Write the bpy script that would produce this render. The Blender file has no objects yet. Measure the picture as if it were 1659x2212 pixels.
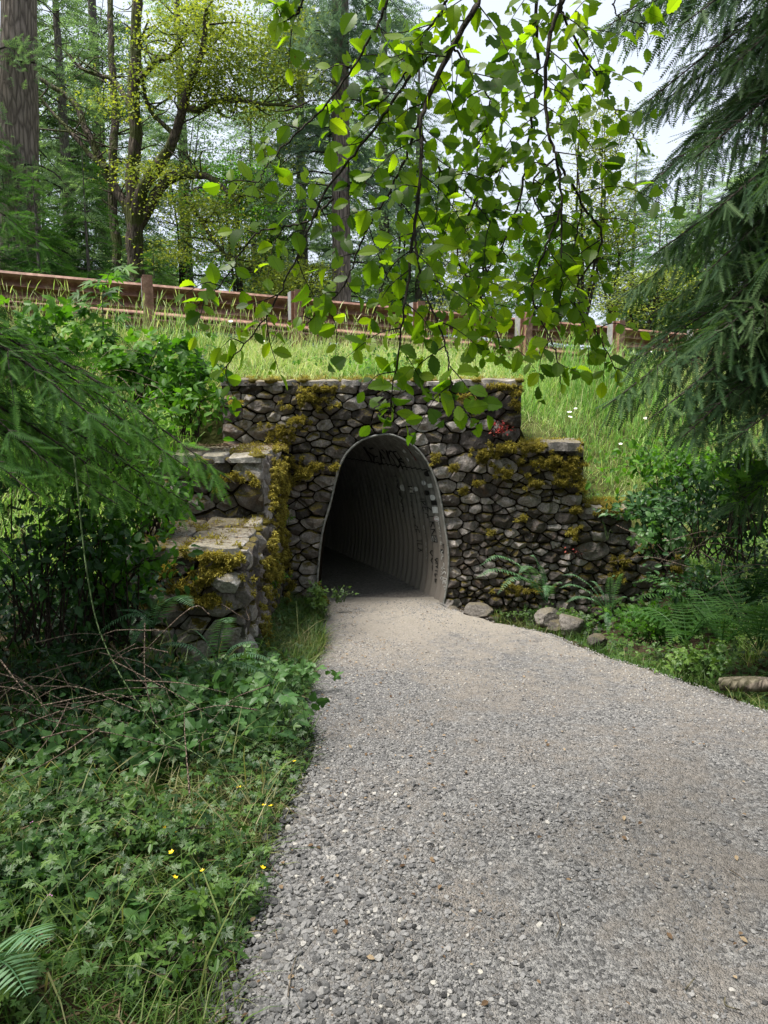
import bpy, math, random
import numpy as np
from mathutils import Vector, Matrix
from mathutils.geometry import tessellate_polygon

random.seed(11)
rng = np.random.default_rng(11)
sc = bpy.context.scene
C = sc.collection
R = math.radians

# ------------------------------------------------------------------ camera
F = 725.0
PITCH = R(8.21)
CAMZ = 1.65
cam_d = bpy.data.cameras.new('camera')
cam = bpy.data.objects.new('camera', cam_d)
C.objects.link(cam)
cam.location = (0, 0, CAMZ)
cam.rotation_euler = (math.pi / 2 - PITCH, 0, 0)
cam_d.sensor_fit = 'VERTICAL'
cam_d.sensor_height = 24
cam_d.lens = 24 * F / 1024
cam_d.clip_start = 0.05
cam_d.clip_end = 600
sc.camera = cam
sc.render.resolution_x = 768
sc.render.resolution_y = 1024

# ------------------------------------------------------------------ world, sun, exposure
SUN_EL, SUN_AZ = R(67), R(-98)        # azimuth measured from +Y towards +X
world = bpy.data.worlds.new("World")
sc.world = world
world.use_nodes = True
wn = world.node_tree
for n in list(wn.nodes):
    wn.nodes.remove(n)
wo = wn.nodes.new('ShaderNodeOutputWorld')
bg = wn.nodes.new('ShaderNodeBackground')
sky = wn.nodes.new('ShaderNodeTexSky')
sky.sky_type = 'NISHITA'
sky.sun_disc = False
sky.sun_elevation = SUN_EL
sky.sun_rotation = SUN_AZ
sky.air_density = 1.0
sky.dust_density = 3.0
hs = wn.nodes.new('ShaderNodeHueSaturation')
hs.inputs['Saturation'].default_value = 0.25
mixc = wn.nodes.new('ShaderNodeMixRGB')     # thin even cloud over the blue
mixc.inputs[2].default_value = (6.5, 7.2, 8.5, 1)
nzw = wn.nodes.new('ShaderNodeTexNoise')
nzw.inputs['Scale'].default_value = 2.5
nzw.inputs['Detail'].default_value = 5
rmp = wn.nodes.new('ShaderNodeMapRange')
rmp.inputs[1].default_value = 0.35
rmp.inputs[2].default_value = 0.7
rmp.inputs[3].default_value = 0.62
rmp.inputs[4].default_value = 0.97
wn.links.new(sky.outputs[0], hs.inputs['Color'])
wn.links.new(hs.outputs[0], mixc.inputs[1])
wn.links.new(nzw.outputs[0], rmp.inputs[0])
wn.links.new(rmp.outputs[0], mixc.inputs[0])
wn.links.new(mixc.outputs[0], bg.inputs['Color'])
bg.inputs['Strength'].default_value = 0.078
wn.links.new(bg.outputs[0], wo.inputs['Surface'])

sun_d = bpy.data.lights.new('sun', 'SUN')
sun_d.energy = 4.9
sun_d.angle = R(28)
sun_d.color = (1.0, 0.95, 0.86)
sun = bpy.data.objects.new('sun', sun_d)
C.objects.link(sun)
sdir = Vector((math.sin(SUN_AZ) * math.cos(SUN_EL), math.cos(SUN_AZ) * math.cos(SUN_EL), math.sin(SUN_EL)))
sun.rotation_euler = sdir.to_track_quat('Z', 'Y').to_euler()
sun.location = (0, 0, 30)

sc.view_settings.view_transform = 'Standard'
sc.view_settings.look = 'None'
sc.view_settings.exposure = 1.04
sc.view_settings.gamma = 1.0
sc.render.engine = 'CYCLES'
sc.cycles.max_bounces = 7
sc.cycles.diffuse_bounces = 4
sc.cycles.glossy_bounces = 2
sc.cycles.transmission_bounces = 4
sc.cycles.caustics_reflective = False
sc.cycles.caustics_refractive = False

# ------------------------------------------------------------------ helpers
cp, sp = math.cos(PITCH), math.sin(PITCH)
PX = 0.46293 / F


def W(dx, dy, Y):
    """a point of the photo (in a 1659x2212 view of it) at world depth Y"""
    u = (dx - 829.5) * PX
    v = -(dy - 1106) * PX
    d = np.array([u, cp + v * sp, v * cp - sp])
    return np.array([0, 0, CAMZ]) + d * (Y / d[1])


def nrm(a):
    a = np.asarray(a, float)
    return a / np.maximum(np.linalg.norm(a, axis=-1, keepdims=True), 1e-9)


def hash3(ix, iy, iz, seed):
    h = (ix.astype(np.int64) * 374761393 + iy.astype(np.int64) * 668265263 + iz.astype(np.int64) * 2147483647 + seed * 974634777) & 0xffffffff
    h = ((h ^ (h >> 13)) * 1274126177) & 0xffffffff
    h = (h ^ (h >> 16)) & 0xffffff
    return h / float(0xffffff)


def vn(p, seed=0):
    p = np.asarray(p, float)
    if p.shape[-1] == 2:
        p = np.concatenate([p, np.zeros(p.shape[:-1] + (1,))], -1)
    i = np.floor(p)
    f = p - i
    f = f * f * (3 - 2 * f)
    i = i.astype(np.int64)
    x, y, z = i[..., 0], i[..., 1], i[..., 2]
    fx, fy, fz = f[..., 0], f[..., 1], f[..., 2]
    r = 0
    for a in (0, 1):
        for b in (0, 1):
            for c in (0, 1):
                w = (fx if a else 1 - fx) * (fy if b else 1 - fy) * (fz if c else 1 - fz)
                r = r + w * hash3(x + a, y + b, z + c, seed)
    return r * 2 - 1


def fbm(p, seed=0, octv=3):
    p = np.asarray(p, float)
    r, a = 0, 1.0
    for k in range(octv):
        r = r + a * vn(p * (2 ** k), seed + k * 7)
        a *= 0.5
    return r


def sstep(a, b, x):
    t = np.clip((x - a) / (b - a), 0, 1)
    return t * t * (3 - 2 * t)


class MB:
    def __init__(s):
        s.V, s.T, s.Q, s.A, s.L, s.n = [], [], [], [], [], 0

    def add(s, V, F, a=0.5, l=None):
        V = np.asarray(V, float).reshape(-1, 3)
        F = np.asarray(F, np.int64)
        if F.shape[-1] == 3:
            s.T.append(F.reshape(-1, 3) + s.n)
        else:
            s.Q.append(F.reshape(-1, 4) + s.n)
        s.V.append(V)
        s.A.append(np.broadcast_to(np.asarray(a, float).reshape(-1), (len(V),)) if np.ndim(a) == 0 or len(np.atleast_1d(a)) in (1, len(V)) else a)
        s.L.append(np.zeros((len(V), 3)) if l is None else np.asarray(l, float).reshape(-1, 3))
        s.n += len(V)

    def inst(s, tv, tf, M, T, a=0.5, lc=None):
        tv = np.asarray(tv, float)
        tf = np.asarray(tf, np.int64)
        N, K = len(T), len(tv)
        if N == 0:
            return
        V = np.einsum('nij,kj->nki', M, tv) + T[:, None, :]
        Fc = tf[None] + (np.arange(N) * K)[:, None, None]
        A = np.repeat(np.broadcast_to(np.asarray(a, float), (N,)), K)
        L = np.tile(tv if lc is None else lc, (N, 1))
        s.add(V.reshape(-1, 3), Fc.reshape(-1, tf.shape[1]), A, L)

    def build(s, name, mat, parent=None, smooth=True, lc=False):
        V = np.concatenate(s.V)
        T = np.concatenate(s.T) if s.T else np.zeros((0, 3), np.int64)
        Q = np.concatenate(s.Q) if s.Q else np.zeros((0, 4), np.int64)
        me = bpy.data.meshes.new(name)
        me.vertices.add(len(V))
        me.vertices.foreach_set('co', V.astype(np.float32).ravel())
        nl = T.size + Q.size
        me.loops.add(nl)
        me.loops.foreach_set('vertex_index', np.concatenate([T.ravel(), Q.ravel()]).astype(np.int32))
        npol = len(T) + len(Q)
        me.polygons.add(npol)
        ls = np.concatenate([np.arange(len(T)) * 3, T.size + np.arange(len(Q)) * 4]).astype(np.int32)
        me.polygons.foreach_set('loop_start', ls)
        me.update(calc_edges=True)
        me.polygons.foreach_set('use_smooth', np.full(npol, smooth, dtype=bool))
        at = me.attributes.new('rnd', 'FLOAT', 'POINT')
        at.data.foreach_set('value', np.concatenate(s.A).astype(np.float32))
        if lc:
            at = me.attributes.new('lc', 'FLOAT_VECTOR', 'POINT')
            at.data.foreach_set('vector', np.concatenate(s.L).astype(np.float32).ravel())
        if mat is not None:
            me.materials.append(mat)
        o = bpy.data.objects.new(name, me)
        C.objects.link(o)
        if parent is not None:
            o.parent = parent
        return o


def tag(o, label, cat, group=None, kind=None):
    o['label'] = label
    o['category'] = cat
    if group:
        o['group'] = group
    if kind:
        o['kind'] = kind
    return o


def empty(name, loc=(0, 0, 0), label=None, cat=None, group=None):
    o = bpy.data.objects.new(name, None)
    o.empty_display_size = 0.2
    C.objects.link(o)
    o.location = loc
    if label:
        tag(o, label, cat, group)
    return o


def dup(root, loc=None, rot=None, scale=None, label=None, cat=None):
    r = root.copy()
    C.objects.link(r)
    if loc is not None:
        r.location = loc
    if rot is not None:
        r.rotation_euler = rot
    if scale is not None:
        r.scale = (scale,) * 3 if np.ndim(scale) == 0 else scale
    if label:
        r['label'] = label
    if cat:
        r['category'] = cat
    for ch in list(root.children):
        c = ch.copy()
        C.objects.link(c)
        c.parent = r
        for g in ch.children:
            d = g.copy()
            C.objects.link(d)
            d.parent = c
    return r


def frames(d, n):
    x = nrm(d)
    n = np.asarray(n, float)
    z = nrm(n - x * np.sum(n * x, -1, keepdims=True) + 1e-7)
    y = np.cross(z, x)
    return np.stack([x, y, z], -1)


def rvec(n):
    return nrm(rng.normal(size=(n, 3)))


def curve(pts, n):
    """smooth resample of control points"""
    P = np.asarray(pts, float)
    if len(P) == 2:
        t = np.linspace(0, 1, n)[:, None]
        return P[0] * (1 - t) + P[1] * t
    P = np.vstack([2 * P[0] - P[1], P, 2 * P[-1] - P[-2]])
    m = len(P) - 3
    out = []
    for t in np.linspace(0, m - 1e-6, n):
        i = int(t)
        f = t - i
        a, b, c, d = P[i:i + 4]
        out.append(0.5 * ((2 * b) + (-a + c) * f + (2 * a - 5 * b + 4 * c - d) * f * f + (-a + 3 * b - 3 * c + d) * f ** 3))
    return np.array(out)


def tube(mb, P, r, sides=6, a=0.5, rough=0.0, cap=False):
    P = np.asarray(P, float)
    n = len(P)
    r = np.broadcast_to(np.asarray(r, float), (n,))
    T = nrm(np.gradient(P, axis=0))
    up = np.array([0, 0, 1.0]) if abs(T[0][2]) < 0.9 else np.array([1.0, 0, 0])
    N = np.zeros_like(P)
    nn = up - T[0] * np.dot(up, T[0])
    for i in range(n):
        nn = nn - T[i] * np.dot(nn, T[i])
        nn = nn / (np.linalg.norm(nn) + 1e-9)
        N[i] = nn
    B = np.cross(T, N)
    th = np.linspace(0, 2 * math.pi, sides, endpoint=False)
    rr = np.repeat(r[:, None], sides, 1)
    if rough:
        q = np.stack([np.cos(th)[None].repeat(n, 0) * 2.2, np.sin(th)[None].repeat(n, 0) * 2.2, np.arange(n)[:, None].repeat(sides, 1) * .7], -1)
        rr = rr * (1 + rough * vn(q + P[0].sum(), 3))
    V = P[:, None] + rr[..., None] * (np.cos(th)[None, :, None] * N[:, None] + np.sin(th)[None, :, None] * B[:, None])
    i = np.arange(n - 1)[:, None] * sides
    j = np.arange(sides)[None]
    k = (j + 1) % sides
    Fq = np.stack([i + j, i + k, i + sides + k, i + sides + j], -1).reshape(-1, 4)
    mb.add(V.reshape(-1, 3), Fq, a)
    if cap:
        for ring, c in ((0, P[0]), (n - 1, P[-1])):
            vv = np.vstack([V[ring], c[None]])
            ff = np.stack([np.arange(sides), (np.arange(sides) + 1) % sides, np.full(sides, sides)], -1)
            mb.add(vv, ff if ring else ff[:, ::-1], a)


def box(mb, c, ax, ay, az, a=0.5):
    """box centred c with half-axis vectors"""
    c, ax, ay, az = [np.asarray(q, float) for q in (c, ax, ay, az)]
    V = [c + sx * ax + sy * ay + sz * az for sx in (-1, 1) for sy in (-1, 1) for sz in (-1, 1)]
    Fq = [(0, 1, 3, 2), (4, 6, 7, 5), (0, 4, 5, 1), (2, 3, 7, 6), (0, 2, 6, 4), (1, 5, 7, 3)]
    mb.add(V, Fq, a)


def icos(sub=1):
    t = (1 + 5 ** .5) / 2
    v = nrm(np.array([[-1, t, 0], [1, t, 0], [-1, -t, 0], [1, -t, 0], [0, -1, t], [0, 1, t], [0, -1, -t], [0, 1, -t], [t, 0, -1], [t, 0, 1], [-t, 0, -1], [-t, 0, 1]], float))
    f = [(0, 11, 5), (0, 5, 1), (0, 1, 7), (0, 7, 10), (0, 10, 11), (1, 5, 9), (5, 11, 4), (11, 10, 2), (10, 7, 6), (7, 1, 8), (3, 9, 4), (3, 4, 2), (3, 2, 6), (3, 6, 8), (3, 8, 9), (4, 9, 5), (2, 4, 11), (6, 2, 10), (8, 6, 7), (9, 8, 1)]
    v = [tuple(q) for q in v]
    for _ in range(sub):
        cache, nf = {}, []

        def mid(a, b):
            k = (min(a, b), max(a, b))
            if k not in cache:
                m = nrm((np.array(v[a]) + np.array(v[b])) / 2)
                v.append(tuple(m))
                cache[k] = len(v) - 1
            return cache[k]
        for a, b, c in f:
            x, y, z = mid(a, b), mid(b, c), mid(c, a)
            nf += [(a, x, z), (b, y, x), (c, z, y), (x, y, z)]
        f = nf
    return np.array(v), np.array(f)


# ------------------------------------------------------------------ materials
def newmat(name):
    m = bpy.data.materials.new(name)
    m.use_nodes = True
    nt = m.node_tree
    for n in list(nt.nodes):
        nt.nodes.remove(n)
    return m, nt, nt.nodes.new('ShaderNodeOutputMaterial')


def attr(nt, name='rnd'):
    n = nt.nodes.new('ShaderNodeAttribute')
    n.attribute_name = name
    return n


def ramp(nt, fac, cols):
    r = nt.nodes.new('ShaderNodeValToRGB')
    els = r.color_ramp.elements
    while len(els) < len(cols):
        els.new(0.5)
    for e, (p, c) in zip(els, cols):
        e.position = p
        e.color = (*c, 1)
    nt.links.new(fac, r.inputs[0])
    return r.outputs[0]


def noise(nt, scale, detail=3, vec=None, out=0, rough=0.55):
    n = nt.nodes.new('ShaderNodeTexNoise')
    n.inputs['Scale'].default_value = scale
    n.inputs['Detail'].default_value = detail
    n.inputs['Roughness'].default_value = rough
    if vec is not None:
        nt.links.new(vec, n.inputs['Vector'])
    return n.outputs[out]


def objco(nt):
    return nt.nodes.new('ShaderNodeTexCoord').outputs['Object']


def math_(nt, op, a, b=0.0, clamp=False):
    n = nt.nodes.new('ShaderNodeMath')
    n.operation = op
    n.use_clamp = clamp
    for i, v in enumerate((a, b)):
        if isinstance(v, (int, float)):
            n.inputs[i].default_value = v
        else:
            nt.links.new(v, n.inputs[i])
    return n.outputs[0]


def mixrgb(nt, fac, a, b, mode='MIX'):
    n = nt.nodes.new('ShaderNodeMixRGB')
    n.blend_type = mode
    for i, v in enumerate((fac, a, b)):
        if isinstance(v, (int, float)):
            n.inputs[i].default_value = v
        elif isinstance(v, tuple):
            n.inputs[i].default_value = (*v, 1)
        else:
            nt.links.new(v, n.inputs[i])
    return n.outputs[0]


def bump(nt, h, strength=0.5, dist=0.01):
    n = nt.nodes.new('ShaderNodeBump')
    n.inputs['Strength'].default_value = strength
    n.inputs['Distance'].default_value = dist
    nt.links.new(h, n.inputs['Height'])
    return n.outputs[0]


def pbsdf(nt, col, rough=0.6, spec=0.3, metal=0.0, normal=None):
    b = nt.nodes.new('ShaderNodeBsdfPrincipled')
    if isinstance(col, tuple):
        b.inputs['Base Color'].default_value = (*col, 1)
    else:
        nt.links.new(col, b.inputs['Base Color'])
    if isinstance(rough, (int, float)):
        b.inputs['Roughness'].default_value = rough
    else:
        nt.links.new(rough, b.inputs['Roughness'])
    b.inputs['Specular IOR Level'].default_value = spec
    b.inputs['Metallic'].default_value = metal
    if normal is not None:
        nt.links.new(normal, b.inputs['Normal'])
    return b


def leafmat(name, cols, trans=0.4, tcol=(1.25, 1.3, 0.5), rough=0.45, spec=0.35, veins=False):
    m, nt, out = newmat(name)
    a = attr(nt)
    f = math_(nt, 'ADD', a.outputs['Fac'], math_(nt, 'MULTIPLY', math_(nt, 'SUBTRACT', noise(nt, 3.0, 2, objco(nt)), 0.5), 0.35))
    n = len(cols)
    col = ramp(nt, f, [(i / (n - 1), c) for i, c in enumerate(cols)])
    nm = None
    if veins:
        l = attr(nt, 'lc')
        sx = nt.nodes.new('ShaderNodeSeparateXYZ')
        nt.links.new(l.outputs['Vector'], sx.inputs[0])
        ay = math_(nt, 'ABSOLUTE', sx.outputs[1])
        q = math_(nt, 'SINE', math_(nt, 'MULTIPLY', math_(nt, 'SUBTRACT', sx.outputs[0], math_(nt, 'MULTIPLY', ay, 0.8)), 62.0))
        q = math_(nt, 'GREATER_THAN', q, 0.9)
        mid = math_(nt, 'LESS_THAN', ay, 0.014)
        q = math_(nt, 'MAXIMUM', math_(nt, 'MULTIPLY', q, 0.55), mid)
        col = mixrgb(nt, math_(nt, 'MULTIPLY', q, 0.35), col, (0.02, 0.05, 0.008))
        col = mixrgb(nt, math_(nt, 'MULTIPLY', math_(nt, 'SUBTRACT', noise(nt, 55, 3, objco(nt)), .68), 14, True), col, (.09, .055, .015))
    p = pbsdf(nt, col, rough, spec)
    if trans <= 0:
        nt.links.new(p.outputs[0], out.inputs[0])
        return m
    t = nt.nodes.new('ShaderNodeBsdfTranslucent')
    nt.links.new(mixrgb(nt, 1.0, col, tcol, 'MULTIPLY'), t.inputs['Color'])
    mx = nt.nodes.new('ShaderNodeMixShader')
    mx.inputs[0].default_value = trans
    nt.links.new(p.outputs[0], mx.inputs[1])
    nt.links.new(t.outputs[0], mx.inputs[2])
    nt.links.new(mx.outputs[0], out.inputs[0])
    return m


M = {}
M['beech'] = leafmat('beech_leaf', [(.032, .078, .006), (.09, .175, .010), (.19, .29, .014)], 0.66, (2.3, 2.2, 0.5), 0.42, 0.35, True)
M['hemlock'] = leafmat('hemlock_needles', [(.012, .03, .016), (.03, .066, .028), (.07, .12, .042)], 0.3, (1.2, 1.4, .6), 0.6, .1)
M['fir'] = leafmat('fir_needles', [(.02, .06, .018), (.045, .12, .025), (.10, .22, .035)], 0.4, (1.3, 1.4, .6), 0.6, .1)
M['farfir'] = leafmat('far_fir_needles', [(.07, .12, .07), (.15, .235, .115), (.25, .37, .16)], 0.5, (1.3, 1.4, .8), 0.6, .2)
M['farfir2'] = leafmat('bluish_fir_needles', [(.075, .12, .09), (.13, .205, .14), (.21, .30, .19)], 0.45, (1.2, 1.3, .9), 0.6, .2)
M['yellow'] = leafmat('yellow_green_leaf', [(.08, .125, .035), (.17, .235, .05), (.32, .38, .07)], 0.45, (1.5, 1.4, .5), 0.5, .25)
M['shrub'] = leafmat('shrub_leaf', [(.02, .06, .008), (.045, .13, .014), (.11, .25, .02)], 0.45, (1.5, 1.6, .5), 0.5, .25)
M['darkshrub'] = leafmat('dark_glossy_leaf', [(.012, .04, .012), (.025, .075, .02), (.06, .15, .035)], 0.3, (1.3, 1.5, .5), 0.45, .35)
M['bramble'] = leafmat('bramble_leaf', [(.025, .07, .018), (.05, .125, .03), (.10, .20, .055)], 0.3, (1.4, 1.5, .6), 0.45, .35)
M['fern'] = leafmat('sword_fern_leaf', [(.05, .13, .06), (.10, .21, .10), (.17, .29, .16)], 0.3, (1.3, 1.4, .6), 0.45, .35)
M['ladyfern'] = leafmat('lady_fern_leaf', [(.025, .08, .018), (.05, .13, .03), (.09, .19, .045)], 0.35, (1.3, 1.5, .6), 0.5, .3)
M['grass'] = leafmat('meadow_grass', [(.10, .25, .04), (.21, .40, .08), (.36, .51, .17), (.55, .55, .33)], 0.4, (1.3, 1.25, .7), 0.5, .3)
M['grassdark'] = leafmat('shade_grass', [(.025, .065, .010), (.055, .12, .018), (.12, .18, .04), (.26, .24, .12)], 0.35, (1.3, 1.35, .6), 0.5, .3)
M['herb'] = leafmat('ground_herb_leaf', [(.02, .055, .014), (.052, .115, .02), (.11, .19, .035)], 0.3, (1.3, 1.4, .6), 0.45, .35)
M['moss'] = leafmat('golden_moss', [(.07, .055, .012), (.22, .19, .035), (.50, .44, .09)], 0.3, (1.2, 1.1, .5), 0.7, .1)
M['dryleaf'] = leafmat('dry_litter', [(.06, .035, .02), (.15, .10, .06), (.30, .23, .15)], 0.1, (1, 1, 1), 0.7, .1)
M['red'] = leafmat('red_small_leaf', [(.25, .02, .02), (.4, .05, .05), (.45, .12, .08)], 0.3, (1.2, 1, 1), 0.5, .3)


def m_bark(name, c1, c2, mossy=0.0, scale=8):
    m, nt, out = newmat(name)
    co = objco(nt)
    mp = nt.nodes.new('ShaderNodeMapping')
    mp.inputs['Scale'].default_value = (scale, scale, scale * .18)
    nt.links.new(co, mp.inputs[0])
    v = nt.nodes.new('ShaderNodeTexVoronoi')
    v.feature = 'DISTANCE_TO_EDGE'
    v.inputs['Scale'].default_value = 1.6
    nt.links.new(mp.outputs[0], v.inputs['Vector'])
    crack = math_(nt, 'MULTIPLY', v.outputs[0], 3.0, True)
    nz = noise(nt, 3, 5, mp.outputs[0])
    col = ramp(nt, math_(nt, 'MULTIPLY', math_(nt, 'ADD', crack, nz), .6), [(0.15, c1), (0.75, c2)])
    if mossy:
        k = math_(nt, 'MULTIPLY', math_(nt, 'GREATER_THAN', noise(nt, 2.5, 4, co), 0.5), mossy)
        col = mixrgb(nt, k, col, (.05, .065, .012))
    p = pbsdf(nt, col, .85, .15, normal=bump(nt, math_(nt, 'ADD', crack, nz), .8, .03))
    nt.links.new(p.outputs[0], out.inputs[0])
    return m


M['bark'] = m_bark('grey_fir_bark', (.05, .04, .033), (.22, .18, .15), 0, 9)
M['barkdark'] = m_bark('dark_wet_bark', (.012, .010, .008), (.05, .042, .034), 0, 20)
M['barkmoss'] = m_bark('mossy_limb_bark', (.025, .02, .016), (.10, .08, .06), .75, 9)
M['twig'] = m_bark('twig_bark', (.02, .014, .012), (.07, .05, .04), 0, 40)
M['barkfar'] = m_bark('far_trunk_bark', (.05, .045, .04), (.17, .15, .13), 0, 14)
M['deadtwig'] = m_bark('dead_twig', (.09, .065, .05), (.25, .19, .15), 0, 40)
M['greenstem'] = m_bark('green_stem', (.08, .13, .05), (.16, .22, .1), 0, 30)
M['oldwood'] = m_bark('weathered_log', (.06, .048, .038), (.22, .185, .15), .3, 14)


def m_stone(name='wall_stone', lichen=1.0, moss=1.0, base=((.04, .033, .029), (.14, .12, .108), (.40, .365, .34))):
    m, nt, out = newmat(name)
    co = objco(nt)
    a = attr(nt)
    n1 = noise(nt, 9, 6, co)
    n2 = noise(nt, 60, 4, co)
    f = math_(nt, 'ADD', math_(nt, 'MULTIPLY', a.outputs['Fac'], .6), math_(nt, 'MULTIPLY', n1, .5))
    col = ramp(nt, f, [(.2, base[0]), (.52, base[1]), (.85, base[2])])
    col = mixrgb(nt, .55, col, ramp(nt, n2, [(.3, (.35, .33, .33)), (.7, (1.4, 1.4, 1.42))]), 'MULTIPLY')
    # warm rust and pale lichen
    rust = math_(nt, 'MULTIPLY', math_(nt, 'GREATER_THAN', noise(nt, 5, 4, co), .6), .35)
    col = mixrgb(nt, rust, col, (.10, .055, .03))
    li = noise(nt, 34, 5, co)
    li2 = noise(nt, 4.2, 2, co)
    k = math_(nt, 'MULTIPLY', math_(nt, 'MULTIPLY', math_(nt, 'SUBTRACT', li, .58), 9, True), math_(nt, 'MULTIPLY', math_(nt, 'SUBTRACT', li2, .42), 5, True))
    col = mixrgb(nt, math_(nt, 'MULTIPLY', k, .55 * lichen), col, (.36, .36, .33))
    # moss film where surfaces face up
    g = nt.nodes.new('ShaderNodeNewGeometry')
    s = nt.nodes.new('ShaderNodeSeparateXYZ')
    nt.links.new(g.outputs['Normal'], s.inputs[0])
    mk = math_(nt, 'ADD', math_(nt, 'MULTIPLY', s.outputs[2], .55), math_(nt, 'MULTIPLY', noise(nt, 3.1, 5, co), 1.0))
    mk = math_(nt, 'MULTIPLY', math_(nt, 'SUBTRACT', mk, .80), 6, True)
    mc = ramp(nt, noise(nt, 70, 3, co), [(.3, (.03, .022, .006)), (.7, (.16, .125, .02))])
    col = mixrgb(nt, math_(nt, 'MULTIPLY', mk, moss), col, mc)
    h = math_(nt, 'ADD', math_(nt, 'MULTIPLY', noise(nt, 22, 8, co, rough=.7), 1.0), math_(nt, 'MULTIPLY', n2, .25))
    p = pbsdf(nt, col, .8, .25, normal=bump(nt, h, .9, .02))
    nt.links.new(p.outputs[0], out.inputs[0])
    return m


M['stone'] = m_stone()
M['capstone'] = m_stone('cap_stone', 1.0, .55, ((.13, .12, .112), (.27, .25, .235), (.42, .395, .37)))
M['boulder'] = m_stone('boulder_stone', .6, .3, ((.04, .035, .03), (.095, .085, .076), (.17, .155, .14)))


def m_simple(name, c1, c2, sc_=20, rough=.8, spec=.2, bs=.5, bd=.01, metal=0, det=5):
    m, nt, out = newmat(name)
    co = objco(nt)
    n = noise(nt, sc_, det, co)
    col = ramp(nt, n, [(.3, c1), (.7, c2)])
    p = pbsdf(nt, col, rough, spec, metal, bump(nt, n, bs, bd))
    nt.links.new(p.outputs[0], out.inputs[0])
    return m


M['mortar'] = m_simple('dark_joint_soil', (.008, .006, .004), (.045, .032, .02), 26, .95, .05, 1, .03)
M['soil'] = m_simple('forest_soil', (.018, .013, .008), (.075, .055, .035), 14, .95, .1, 1, .05)
M['embank'] = m_simple('embankment_soil', (.035, .04, .012), (.10, .11, .035), 10, .95, .1, 1, .05)
M['asphalt'] = m_simple('asphalt', (.035, .035, .035), (.065, .065, .063), 120, .9, .2, .4, .005)
M['galv'] = m_simple('galvanised_block', (.22, .22, .22), (.33, .33, .33), 30, .6, .4, .2, .003)
M['rim'] = m_simple('pale_metal_rim', (.10, .10, .095), (.3, .3, .28), 30, .55, .4, .4, .004)
M['black'] = m_simple('black_paint', (.004, .004, .004), (.008, .008, .008), 30, .7, .2, .1, .001)
M['white'] = m_simple('white_paint', (.25, .25, .24), (.5, .5, .48), 90, .7, .2, .1, .001)
M['redpaint'] = m_simple('red_paint', (.12, .015, .01), (.22, .03, .02), 50, .7, .2, .1, .001)
M['stickerwhite'] = m_simple('sticker_white', (.32, .34, .35), (.5, .52, .53), 60, .5, .4, .05, .001)
M['petalyellow'] = m_simple('yellow_petal', (.75, .5, .01), (.85, .62, .02), 60, .4, .4, .05, .001)
M['petalwhite'] = m_simple('white_petal', (.7, .7, .72), (.85, .85, .85), 60, .5, .3, .05, .001)
M['petalpink'] = m_simple('pink_petal', (.55, .2, .5), (.7, .35, .62), 60, .5, .3, .05, .001)


def m_rust():
    m, nt, out = newmat('weathering_steel')
    co = objco(nt)
    n = noise(nt, 14, 6, co)
    n2 = noise(nt, 90, 3, co)
    col = ramp(nt, math_(nt, 'ADD', math_(nt, 'MULTIPLY', n, .7), math_(nt, 'MULTIPLY', n2, .3)), [(.3, (.11, .052, .036)), (.5, (.23, .12, .085)), (.72, (.42, .26, .2))])
    p = pbsdf(nt, col, .62, .35, normal=bump(nt, n2, .3, .004))
    nt.links.new(p.outputs[0], out.inputs[0])
    return m


M['rust'] = m_rust()


def m_culvert():
    m, nt, out = newmat('corrugated_steel')
    co = objco(nt)
    mp = nt.nodes.new('ShaderNodeMapping')
    mp.inputs['Scale'].default_value = (6, 6, .8)
    nt.links.new(co, mp.inputs[0])
    st = noise(nt, 4, 6, mp.outputs[0])
    n2 = noise(nt, 25, 5, co)
    col = ramp(nt, math_(nt, 'ADD', math_(nt, 'MULTIPLY', st, .6), math_(nt, 'MULTIPLY', n2, .4)), [(.3, (.065, .066, .062)), (.55, (.15, .152, .142)), (.8, (.28, .283, .27))])
    s = nt.nodes.new('ShaderNodeSeparateXYZ')
    nt.links.new(co, s.inputs[0])
    # dried mud on the lowest third of the plates
    k = math_(nt, 'MULTIPLY', math_(nt, 'SUBTRACT', math_(nt, 'ADD', .55, math_(nt, 'MULTIPLY', n2, .3)), s.outputs[2]), 2.2, True)
    col = mixrgb(nt, math_(nt, 'MULTIPLY', k, .8), col, (.23, .2, .175))
    sc_ = noise(nt, 70, 3, mp.outputs[0])
    col = mixrgb(nt, math_(nt, 'MULTIPLY', math_(nt, 'SUBTRACT', sc_, .62), 6, True), col, (.4, .4, .38))
    p = pbsdf(nt, col, .55, .4, .15, bump(nt, n2, .3, .004))
    nt.links.new(p.outputs[0], out.inputs[0])
    return m


M['culvert'] = m_culvert()


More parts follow.
